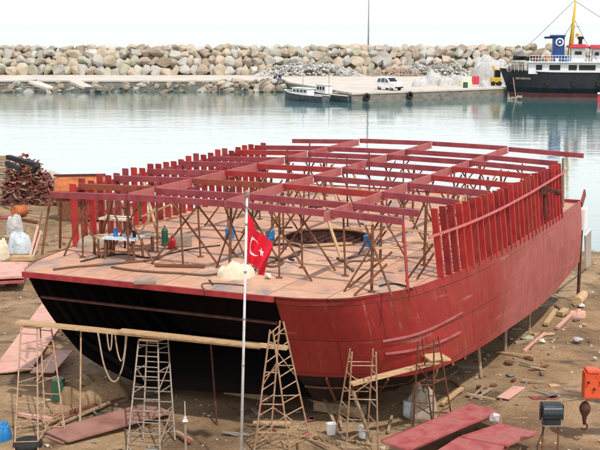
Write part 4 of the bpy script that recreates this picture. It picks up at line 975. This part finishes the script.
# ------------------------------------------------------------------ plates on the ground
def plate(px, z, th, m, lab, group=None, name='steel_plate'):
    b = MB(); b.slab([ga(x, y, z) for x, y in px], th); return tag(b.build(name, M[m]), lab, 'steel plate', group)
plate([(-10, 373), (31, 369), (63, 322), (42, 303)], .1, .04, 'plate_pink', 'large pale pink plate on the dirt left of the stern')
plate([(30, 372), (54, 372), (73, 350), (56, 350)], .16, .03, 'plate_pink', 'smaller pink plate overlapping under the left trestle')
plate([(44, 431), (68, 441), (172, 412), (148, 402)], .14, .04, 'plate_brown', 'long brownish pink plate on the ground under the stern')
plate([(44, 436), (62, 443), (80, 437), (60, 430)], .07, .03, 'plate_brown', 'brownish plate offcut under the long plate')
plate([(497, 397), (509, 399), (526, 387), (513, 386)], .06, .02, 'plate_pink', 'small pink plate lying alone on the dirt right of the hull')
plate([(-20, 278), (24, 276), (29, 262), (-15, 262)], .5, .08, 'plate_pink', 'topmost pink plate of the stack left of the stern')
plate([(-20, 283), (24, 281), (27, 266), (-15, 266)], .34, .08, 'plate_red', 'lower maroon plate of the stack left of the stern')
for px_ in (2, 20):
    b = MB(); b.bar(ga(px_, 283, .13), ga(px_ + 4, 266, .13), .2, .24); tag(b.build('bearer', M['timber']), 'timber bearer under the %s end of the left plate stack' % ('near left' if px_ < 10 else 'right'), 'timber')
# stacked plates bottom right: two neighbouring piles on bearers
def pile(quad, z, n, mats, labs, gap=.07, jit=2.2):
    for k in range(n):
        q = [(x + R.uniform(-jit, jit), y + R.uniform(-jit, jit) * .5) for x, y in quad]
        plate(q, z - k * gap, .05, mats[k % len(mats)], labs[k])
pile([(380, 440), (409, 450), (498.5, 412), (470, 404)], .62, 4, ['plate_red', 'plate_dark', 'plate_red', 'plate_dark'],
     ['topmost maroon plate of the long pile at the bottom right', 'second plate down in the long pile at the bottom right', 'third plate down in the long pile at the bottom right', 'lowest plate of the long pile at the bottom right'], .075)
pile([(462, 436), (497, 423.5), (537, 432.5), (507, 444)], .5, 3, ['plate_red', 'plate_dark', 'plate_red'],
     ['topmost plate of the short pile beside the floodlight', 'second plate of the short pile beside the floodlight', 'lowest plate of the short pile beside the floodlight'], .07)
pile([(424, 457), (461, 437.5), (507, 445.5), (486, 470)], .46, 3, ['plate_red', 'plate_dark', 'plate_red'],
     ['topmost plate of the pile cut by the bottom edge of the photo', 'second plate of the pile cut by the bottom edge', 'lowest plate of the pile cut by the bottom edge'], .07)
for k, (p, q, lab) in enumerate((((392, 449), (415, 456), 'timber bearer under the left end of the long plate pile'), ((478, 416), (500, 421), 'timber bearer under the right end of the long plate pile'), ((480, 445), (520, 452), 'timber bearer under the short plate pile'))):
    b = MB(); b.bar(ga(*p, .08), ga(*q, .08), .2, .2); tag(b.build('bearer', M['timber']), lab, 'timber')
b = MB(); p = ga(497, 425, .5); b.rock(p + V3((0, .2, .1)), (.34, .25, .26), R); tag(b.build('rag', M['tarp']), 'white rag between the two plate piles', 'rag')

# ------------------------------------------------------------------ floodlight, crane hook
p = g0(549, 470); t = thing('floodlight', 'dark blue grey floodlight on a two legged rusty stand', 'floodlight', p)
for s in (-1, 1):
    b = MB(); b.bar(p + V3((s * .17, 0, 0)), p + V3((s * .165, 0, 1.02)), .035, .035); b.build('leg', M['rust'], t)
b = MB(); b.bar(p + V3((-.19, 0, 1.03)), p + V3((.19, 0, 1.03)), .05, .04); b.build('cross_bar', M['rust'], t)
b = MB(); b.bar(p + V3((-.17, 0, .35)), p + V3((.17, 0, .35)), .03, .03); b.build('brace', M['rust'], t)
b = MB(); b.bar(p + V3((0, -.25, .02)), p + V3((0, .25, .02)), .4, .04); b.build('foot', M['rust'], t)
b = MB(); c = p + V3((0, 0, 1.34))
pr = [(-.17, -.13), (-.2, 0), (-.17, .1), (-.08, .17), (.05, .19), (.16, .16), (.2, .08), (.2, -.1), (.1, -.15)]
l = [c + V3((-.215, y, z)) for y, z in pr]; r = [c + V3((.215, y, z)) for y, z in pr]; b.poly(l); b.poly(r)
for i in range(len(pr)): j = (i + 1) % len(pr); b.poly([l[i], l[j], r[j], r[i]])
b.build('lamp_housing', M['lampblue'], t, bevel=.02)
for s in (-1, 1):
    b = MB(); b.box(c + V3((s * .235, 0, -.02)), (.03, .12, .34)); b.build('bracket', M['lampblue'], t)
b = MB(); b.box(p + V3((0, -.03, 1.12)), (.37, .2, .13)); b.build('ballast_box', M['lampblue'], t, bevel=.015)
b = MB(); b.box(p + V3((0, -.03, 1.05)), (.39, .22, .02)); b.build('ballast_tray', M['steel'], t)
b = MB(); b.path([p + V3((-.1, 0, 1.1)), p + V3((-.3, -.1, .6)), p + V3((-.25, -.1, .1)), p + V3((-.5, -.3, .02))], .012, 5); b.build('lead', M['dark'], t)

hp = at(587, 384, 1.9)
t = thing('crane_boom', 'orange red crane boom end hanging its dark hook at the right edge', 'crane', V3((hp.x + 5.5, hp.y - .6, GZ)))
b = MB(); cx = V3((1, -.04, 0)).normalized()
b.box(hp + V3((.17, 0, 0)), (.52, .34, .62), cx); b.box(hp + V3((.1, 0, .33)), (.3, .38, .08), cx); hd = b.build('boom_head', M['crane'], t, bevel=.04)
b = MB(); b.bar(hp + V3((.42, 0, .02)), hp + V3((5.4, -.6, .5)), .26, .34); b.build('boom', M['crane'], t)
b = MB(); b.bar(V3((hp.x + 5.5, hp.y - .6, GZ)), V3((hp.x + 5.5, hp.y - .6, 2.6)), .5, .5); b.box(V3((hp.x + 5.5, hp.y - .6, GZ + .2)), (1.4, 1.4, .4)); b.build('mast', M['crane'], t)
for k in range(3):
    b = MB(); b.lathe(hp + V3((-.02 + .14 * k, -.2, .1 - .16 * (k % 2))), [(.03, -.02), (.03, .02)], 8, V3((0, 1, 0))); b.build('bolt', M['rustdark'], hd)
q = hp + V3((-.02, 0, -.31)); b = MB(); b.tube(q, q + V3((0, 0, -.12)), .02, 6); b.tube(q + V3((.1, 0, .02)), q + V3((.02, 0, -.14)), .012, 6); b.build('cable', M['steel'], t)
b = MB(); q = q + V3((0, 0, -.1)); b.lathe(q, [(.03, 0), (.09, -.06), (.135, -.16), (.12, -.24), (.06, -.36), (.04, -.5), (.03, -.56)], 12)
b.path([q + V3((0, 0, -.54)) + V3((.075 * math.sin(a), 0, -.07 + .075 * math.cos(a))) for a in [0, .6, 1.2, 1.8, 2.4, 3.0, 3.6, 4.1]], .022, 7); b.build('hook', M['rustdark'], t, smooth=True)

# ------------------------------------------------------------------ things under and around the hull
heapcloth('canvas_heap', g0(422, 416), .8, .6, .72, M['canvas'], 'tan canvas draped over gear beside the dark trestle', 'canvas', 6, .5)
b = MB(); p = g0(409, 416); b.lathe(p, [(.13, 0), (.15, .03), (.15, .38), (.13, .4)], 14); tag(b.build('drum', M['plastic']), 'pale blue drum left of the tan canvas', 'drum')
for (px, py, m, lab) in ((331, 434, 'white', 'white paint bucket under the red stern quarter'), (363, 437, 'plastic', 'grey white tin at the foot of the yellowish trestle')):
    p = g0(px, py); b = MB(); b.lathe(p, [(.1, 0), (.12, .24), (.125, .26), (.1, .26), (.09, .04)], 14); t = tag(b.build('bucket', M[m]), lab, 'bucket')
for (a, z0, c, z1, lab) in (((318, 383), .9, (338, 432), .02, 'left splayed strut under the red stern quarter'), ((330, 380), .9, (342, 428), .02, 'right splayed strut under the red stern quarter')):
    b = MB(); b.bar(ga(*c, z1), at(*a, z0), .07, .05); tag(b.build('strut', M['timber']), lab, 'strut')
p = g0(59, 400); b = MB(); b.lathe(p, [(.15, 0), (.17, .03), (.17, .55), (.15, .58)], 16); tag(b.build('drum', M['green']), 'green drum standing behind the left trestle', 'drum')
heapcloth('earth_heap', g0(92, 398), 1.9, 1.0, .5, M['ground'], 'brown heap of earth and rags under the port bilge', 'heap', 12, .5)
p = g0(1, 440); heapcloth('tarp_bundle', p, .5, .5, .4, M['blue'], 'bright blue tarpaulin bundle cut by the left edge', 'bundle', 15, .4)
b = MB(); p = g0(28, 447); b.lathe(p, [(.12, .05), (.3, 0), (.34, .08), (.3, .16), (.12, .12)], 16); tag(b.build('tyre', M['tyre'], smooth=True), 'old black tyre lying in front of the left trestle', 'tyre')
TI = [((17, 414), (52, 419), .1, 'plate_pink', 'pink plank lying behind the left trestle'), ((40, 433), (110, 402), .07, 'timber', 'grey timber pole pointing under the stern'), ((48, 425), (125, 397), .07, 'rust', 'rusty bar beside the grey pole under the stern'),
      ((15, 428), (52, 422), .06, 'timber', 'thin grey pole left of the long brownish plate'), ((70, 412), (98, 404), .1, 'rust', 'rusty channel lying by the earth heap'), ((300, 436), (330, 447), .06, 'timber', 'thin stick on the dirt below the ladder trestle'),
      ((388, 432), (392, 416), .06, 'timber', 'thin pole standing up the dirt beside the canvas'), ((442, 404), (462, 388), .1, 'wood', 'pale timber beneath the dark trestle'), ((478, 397), (492, 388), .05, 'timber', 'thin stick near the lone pink plate'), ((470, 399), (484, 386), .05, 'timber', 'second thin stick near the lone pink plate'),
      ((524, 351), (545, 333), .09, 'plate_pink', 'pink batten lying on the dirt right of the hull'), ((530, 350), (543, 331), .06, 'rust', 'rusty bar beside the pink batten'), ((546, 324), (556, 310), .14, 'wood', 'pale plank offcut near the pink scraps'), ((557, 328), (574, 312), .1, 'plate_pink', 'pink strip among scraps right of the hull'), ((498, 352), (532, 356), .06, 'wood', 'yellowish lath under the hull edge'), ((560, 314), (566, 310), .2, 'wood', 'short wooden block among the scraps'), ((515, 343), (532, 340), .1, 'timber', 'grey timber near the hull edge'), ((538, 306), (546, 304), .12, 'timber', 'short grey timber by the shadowed hull edge')]
for (a, c, w, m, lab) in TI:
    b = MB(); b.bar(ga(*a, w * .5), ga(*c, w * .5 + .05), w, w * .7); tag(b.build('timber' if m in ('wood', 'timber') else 'scrap_bar', M[m]), lab, 'timber' if m in ('wood', 'timber') else 'scrap')
b = MB(); b.tube(ga(577, 302, .17), ga(583, 295, .17), .17, 14); tag(b.build('log', M['wood'], smooth=False), 'short thick pale log lying on the dirt at the right', 'log')
heapcloth('rag', ga(577, 316, .0), .6, .4, .2, M['plate_pink'], 'pink cloth heap among the scraps at the right', 'rag', 21, .5)
for k, (px, py, s, m, lab) in enumerate(((578, 340, .35, 'tarp', 'white rag lying on open dirt at the right'), (542, 341, .3, 'cream', 'pale scrap beside the pink batten'), (581, 305, .3, 'tarp', 'white scrap at the end of the pale log'), (527, 338, .45, 'rock_olive', 'grey stone near the hull edge'), (595, 358, .15, 'tarp', 'tiny white scrap near the right edge'))):
    b = MB(); b.rock(ga(px, py, .08), (s * 1.2, s, s * .6), R); tag(b.build('scrap_piece' if 'stone' not in lab else 'stone', M[m]), lab, 'scrap' if 'stone' not in lab else 'stone')
# leaning white planks past the bow
b = MB(); b.bar(ga(588, 267, 0.0), W(16.75, 6.72, 2.95), .3, .06, up=V3((0, -1, .2))); tag(b.build('plank', M['white']), 'white plank leaning at the open bow', 'plank')
b = MB(); p = W(16.7, 6.5, 3.42); b.box(p, (.5, .34, .75), U); tag(b.build('box', M['white'], bevel=.02), 'white box held against the bow plating edge', 'box')
b = MB(); b.bar(W(16.46, 6.52, 3.94), W(16.95, 6.52, 4.3), .06, .26); tag(b.build('steel_plate', M['plate_dark']), 'dark red plate strip rising above the white box at the bow', 'steel plate')
pole(W(16.72, 6.5, GZ - .1), W(16.72, 6.5, 3.06), .06, 'rustdark', 'bow_shore', 'dark shore post under the white box at the bow', 'shore')

# ------------------------------------------------------------------ left shore: scrap heap and gear
pc_ = ga(38, 203, 0.0)
b = MB(); mats = [M['rust'], M['rustdark'], M['plate_dark'], M['girder'], M['steel'], M['timber'], M['orange']]
Pm = []
for i in range(25):
    x = -1 + i / 12; hm = 2.4 * (1 - max(0, (x + .45)) ** 1.4 * .7) * (1 - max(0, -x - .55) * .6)
    Pm.append([pc_ + V3((x * 1.75, y * 1.6 + 1.0, -.1 + max(0, hm * (1 - y * y)) * (.75 + .25 * noise.noise((x * 4, y * 4, 0))))) for y in [k / 8 - 1 for k in range(17)]])
b.grid(Pm, 1)
for i in range(1000):
    x = R.uniform(-1, 1); hmax = 2.75 * (1 - max(0, (x + .45)) ** 1.4 * .75) * (1 - max(0, -x - .55) * .6); yy = R.uniform(-1, 1)
    z = hmax * (1 - yy * yy) * R.uniform(.55, 1)
    c = pc_ + V3((x * 1.85, yy * 1.65 + 1.0, max(0, z - .15))); L = R.uniform(.1, .42); d = V3((R.uniform(-1, 1), R.uniform(-1, 1), R.uniform(-.5, .5)))
    mi = R.choices(range(7), [8, 5, 5, 2, 1, 3, .6])[0]
    if i % 3 == 0: b.rock(c, (L * .8, L * .8, L * .6), R, n=9, mi=mi)
    elif i % 3 == 1: b.bar(c - d.normalized() * L * .8, c + d.normalized() * L * .8, .07, .05, mi=mi)
    else: b.box(c, (L, L * R.uniform(.4, .9), .04), d, d.cross(V3((R.random(), .3, 1))), mi)
tag(b.build('scrap_heap', mats, fix=False), 'tall heap of rusty red scrap metal on the left shore', 'scrap heap', kind='stuff')
b = MB(); b.bar(ga(7, 163, 2.45), ga(20, 169, 2.35), .22, .2); b.bar(ga(8, 157, 2.72), ga(38, 165.5, 2.5), .26, .22); b.bar(ga(37, 165, 2.55), ga(33, 172, 2.1), .2, .2); tag(b.build('dark_girder', M['dark']), 'black bent girder lying on top of the scrap heap', 'girder')
for k in range(7):
    b = MB(); z = .2 + k * .34; p = ga(-9, 200, 0) + V3((0, .4, z)); b.bar(p + V3((0, .1 * (k % 2), 0)), p + V3((1.05 + .06 * (k % 3), .1, 0)), .3, .28)
    tag(b.build('timber', M['timber']), f'squared timber in the stack left of the scrap heap, {"topmost" if k == 6 else ("lowest" if k == 0 else ["", "second from below", "third from below", "fourth from below", "fifth from below", "second from top"][k])}', 'timber', 'squared timbers stacked at the left edge')
for (px, py, w, h, kd, lab) in ((55, 186, 1.5, 1.7, 'grey', 'large grey boulder standing right of the scrap heap'), (64, 187, 1.0, 1.0, 'pinkish', 'smaller pinkish boulder right of the grey one'), (48, 190, .9, .8, 'brown', 'brown boulder at the foot of the scrap heap')):
    boulder('boulder', ga(px, py, -.2) + V3((0, 0, h * .3)), (w, w, h), kd, lab, None)
# orange tank behind port frames
p = ga(82, 219, 0.0); t = thing('storage_tank', 'rusty orange steel tank with rounded shoulders behind the port frames', 'tank', p)
b = MB(); ax = V3((1, .12, 0)).normalized(); ay = V3((-ax.y, ax.x, 0))
rows = []
for i, (s, k) in enumerate(((-1.25, .8), (-1.2, .93), (-1.0, 1), (1.0, 1), (1.2, .93), (1.25, .8))):
    rows.append([p + ax * s + ay * (.9 * math.cos(a) * k) + V3((0, 0, 1.55 + (.62 * math.sin(a) * k))) for a in [j * math.pi / 8 for j in range(16)]] )
rows = [r + [r[0]] for r in rows]; b.grid(rows); b.poly(rows[0][:-1]); b.poly(rows[-1][:-1]); b.build('shell', M['orange'], t, smooth=False)
b = MB(); b.box(p + V3((0, 0, .55)), (2.2, 1.3, 1.0), ax); b.build('base_frame', M['rust'], t)
b = MB(); b.bar(p - ax * 1.25 + V3((0, -.2, 2.22)), p + ax * 1.25 + V3((0, -.2, 2.22)), .1, .1); b.build('top_rail', M['rustdark'], t)
# bags and gear on left
heapcloth('sheeted_bale', ga(20, 251, 0), 1.0, .8, .8, M['plastic'], 'pale blue white sheeted bale on the left shore', 'bale', 33, .2)
heapcloth('tarp_bundle', ga(15, 232, 0.0), .8, .7, .8, M['tarp'], 'white tarpaulin bundle behind the pale blue bale', 'bundle', 38, .2)
heapcloth('sack', ga(2, 258, 0), .6, .7, .75, M['cream'], 'cream sack at the left edge below the pale blue bale', 'sack', 41, .3)
b = MB(); b.tube(ga(14, 212, .28), ga(25, 210, .28), .28, 16); tag(b.build('pipe', M['orange']), 'short wide rusty pipe lying left of the port frames', 'pipe')
LT = [((28, 213), .1, (48, 215), .15, .1, 'timber', 'grey pole lying right of the rusty pipe'), ((30, 257), .05, (38, 226), 1.1, .09, 'plate_pink', 'pink batten leaning by the pale blue bale'), ((33, 257), .05, (41, 231), .9, .07, 'plate_pink', 'second pink batten leaning by the bale'), ((0, 217), .1, (17, 216), .12, .25, 'plate_red', 'maroon bar lying at the left edge'), ((21, 219), .1, (37, 222), .1, .16, 'rust', 'brown bar lying below the rusty pipe'), ((12, 258), .1, (34, 258), .12, .3, 'wood', 'pale board lying before the pale blue bale'), ((34, 250), .1, (42, 212), 1.0, .06, 'rust', 'thin rusty pole leaning between bale and stern corner'), ((60, 237), .6, (72, 238), .65, .1, 'plate_red', 'short maroon bar behind the stern corner'), ((48, 245), .3, (70, 243), .3, .2, 'timber', 'grey timber behind the stern corner')]
for (a, z0, c, z1, w, m, lab) in LT:
    b = MB(); b.bar(ga(*a, z0), ga(*c, z1), w, w * .6); tag(b.build('timber' if m in ('timber', 'wood') else 'scrap_bar', M[m]), lab, 'timber' if m in ('timber', 'wood') else 'scrap')
p = ga(141, 219, 0); b = MB(); b.lathe(p, [(.3, 0), (.34, .05), (.34, 1.1), (.3, 1.15)], 16); tag(b.build('drum', M['green']), 'green drum glimpsed between the port frames', 'drum')
heapcloth('sack', ga(152, 218, 0), .9, .8, 1.0, M['tarp'], 'white sack glimpsed between the port frames', 'sack', 51, .3)

# loose scraps in the dirt round the hull
SG = [('timber', 'grey timber'), ('rust', 'rusty'), ('plate_dark', 'maroon'), ('wood', 'pale wood'), ('concface', 'grey')]
for k in range(84):
    px = R.uniform(455, 585) if k < 55 else (R.uniform(10, 330) if k < 95 else R.uniform(380, 590)); py = (R.uniform(300, 400) if k < 55 else R.uniform(398, 452))
    if k < 55 and py < 395 - (px - 430) * .75: continue
    q = ga(px, py); m, nm = R.choice(SG); a = R.uniform(0, 3.14); L_ = R.uniform(.15, .75); w_ = R.uniform(.03, .12)
    b = MB(); d = V3((math.cos(a), math.sin(a), R.uniform(-.1, .15)))
    if k % 3: b.bar(q - d * L_ / 2 + V3((0, 0, .03)), q + d * L_ / 2 + V3((0, 0, .03)), w_, w_ * .5)
    else: b.slab([q + V3((R.uniform(.06, .2) * math.cos(t_) , R.uniform(.06, .2) * math.sin(t_), .03)) for t_ in (0, 1.2, 2.6, 3.9, 5.1)], .025)
    zone = 'starboard of the hull' if k < 55 else ('near the stern trestles' if k < 95 else 'near the plate piles')
    tag(b.build('scrap_piece', M[m]), f'{nm} scrap lying on the dirt {zone}', 'scrap', f'{nm} scraps on the dirt {zone}')
# pebbles and litter, uncountable
b = MB(); ms = [M['rock_tan'], M['rock_brown'], M['rust'], M['rock_grey'], M['tarp'], M['timber']]
for i in range(3400):
    x = R.uniform(-16, 20); y = R.uniform(22.5, 52); s = R.choice([.03, .04, .05, .07, .1, .14]) * R.uniform(.7, 1.3)
    mi = R.choices(range(6), [6, 5, 3, 3, .35, 2])[0]
    if mi == 5: 
        a = R.uniform(0, 3.1); b.bar((x, y, gz(x, y) + .02), (x + s * 4 * math.cos(a), y + s * 4 * math.sin(a), gz(x, y) + .03), .025, .02, mi=5)
    else: b.rock((x, y, gz(x, y) + s * .15), (s * 1.3, s, s * .7), R, n=8, mi=mi)
tag(b.build('pebbles', ms, fix=False, origin=(0, 0, 0)), 'scattered pebbles, rust flakes and chips on the dirt yard', 'pebbles', kind='stuff')

# ------------------------------------------------------------------ world, sun, camera
sunv = V3((-.3, 0, 0)); sd_ = (U * -.35 + V * .5 + V3((0, 0, 1.0))).normalized()
el = math.asin(sd_.z); rot = math.atan2(sd_.x, sd_.y)
w = bpy.data.worlds.new('World'); S.world = w; w.use_nodes = True; nt = w.node_tree
sk = nt.nodes.new('ShaderNodeTexSky'); sk.sky_type = 'NISHITA'; sk.sun_disc = False; sk.sun_elevation = el; sk.sun_rotation = rot
sk.air_density = 1.0; sk.dust_density = 1.5; sk.ozone_density = 1.0
tc = nt.nodes.new('ShaderNodeTexCoord'); sx = nt.nodes.new('ShaderNodeSeparateXYZ'); nt.links.new(tc.outputs['Generated'], sx.inputs[0])
cn = nt.nodes.new('ShaderNodeTexNoise'); cn.inputs['Scale'].default_value = 2.2; cn.inputs['Detail'].default_value = 6
cm = nt.nodes.new('ShaderNodeMapping'); cm.inputs['Scale'].default_value = (1, 1, 3.5); nt.links.new(tc.outputs['Generated'], cm.inputs[0]); nt.links.new(cm.outputs[0], cn.inputs['Vector'])
mr = nt.nodes.new('ShaderNodeMapRange'); mr.inputs[1].default_value = 0; mr.inputs[1].default_value = .08; mr.inputs[2].default_value = .85; mr.inputs[3].default_value = 1.1; mr.inputs[4].default_value = .1; nt.links.new(sx.outputs[2], mr.inputs[0])
ma = nt.nodes.new('ShaderNodeMath'); ma.operation = 'MULTIPLY_ADD'; ma.inputs[1].default_value = .7; ma.inputs[2].default_value = -.32; nt.links.new(cn.outputs['Fac'], ma.inputs[0])
mb_ = nt.nodes.new('ShaderNodeMath'); mb_.operation = 'ADD'; mb_.use_clamp = True; nt.links.new(mr.outputs[0], mb_.inputs[0]); nt.links.new(ma.outputs[0], mb_.inputs[1])
mx = nt.nodes.new('ShaderNodeMix'); mx.data_type = 'RGBA'; hz = nt.nodes.new('ShaderNodeValToRGB'); he = hz.color_ramp.elements; nt.links.new(sx.outputs[2], hz.inputs[0])      # bright summer haze, strongest some degrees above the horizon
for q_ in range(3): he.new(.5)
for e_, (p_, c_) in zip(he, ((0, (.55, .585, .59)), (.05, (.6, .62, .62)), (.13, (1, 1, 1)), (.4, (.92, .94, .96)), (.8, (.5, .55, .6)))): e_.position = p_; e_.color = (*c_, 1)
vm = nt.nodes.new('ShaderNodeVectorMath'); vm.operation = 'SCALE'; vm.inputs[3].default_value = 14.5; nt.links.new(hz.outputs[0], vm.inputs[0]); nt.links.new(vm.outputs[0], mx.inputs[7])
nt.links.new(mb_.outputs[0], mx.inputs[0]); nt.links.new(sk.outputs[0], mx.inputs[6])
nt.links.new(mx.outputs[2], nt.nodes['Background'].inputs[0]); nt.nodes['Background'].inputs[1].default_value = .12
L = bpy.data.lights.new('sun', 'SUN'); L.energy = 3.3; L.angle = math.radians(1.5); L.color = (1, .95, .87)
so = bpy.data.objects.new('sun', L); COL.objects.link(so); so.rotation_euler = sd_.to_track_quat('Z', 'Y').to_euler(); so.location = (0, 0, 60)
cd = bpy.data.cameras.new('camera'); cd.sensor_width = 36; cd.lens = F / 600 * 36; cd.clip_end = 40000; cd.clip_start = .1
co = bpy.data.objects.new('camera', cd); COL.objects.link(co); co.location = CAM; co.rotation_euler = (math.pi / 2 - TH, 0, 0); S.camera = co
S.render.engine = 'CYCLES'
S.view_settings.view_transform = 'Standard'; S.view_settings.look = 'None'; S.view_settings.gamma = 1; S.view_settings.exposure = .12
S.render.resolution_x = 1024; S.render.resolution_y = 768
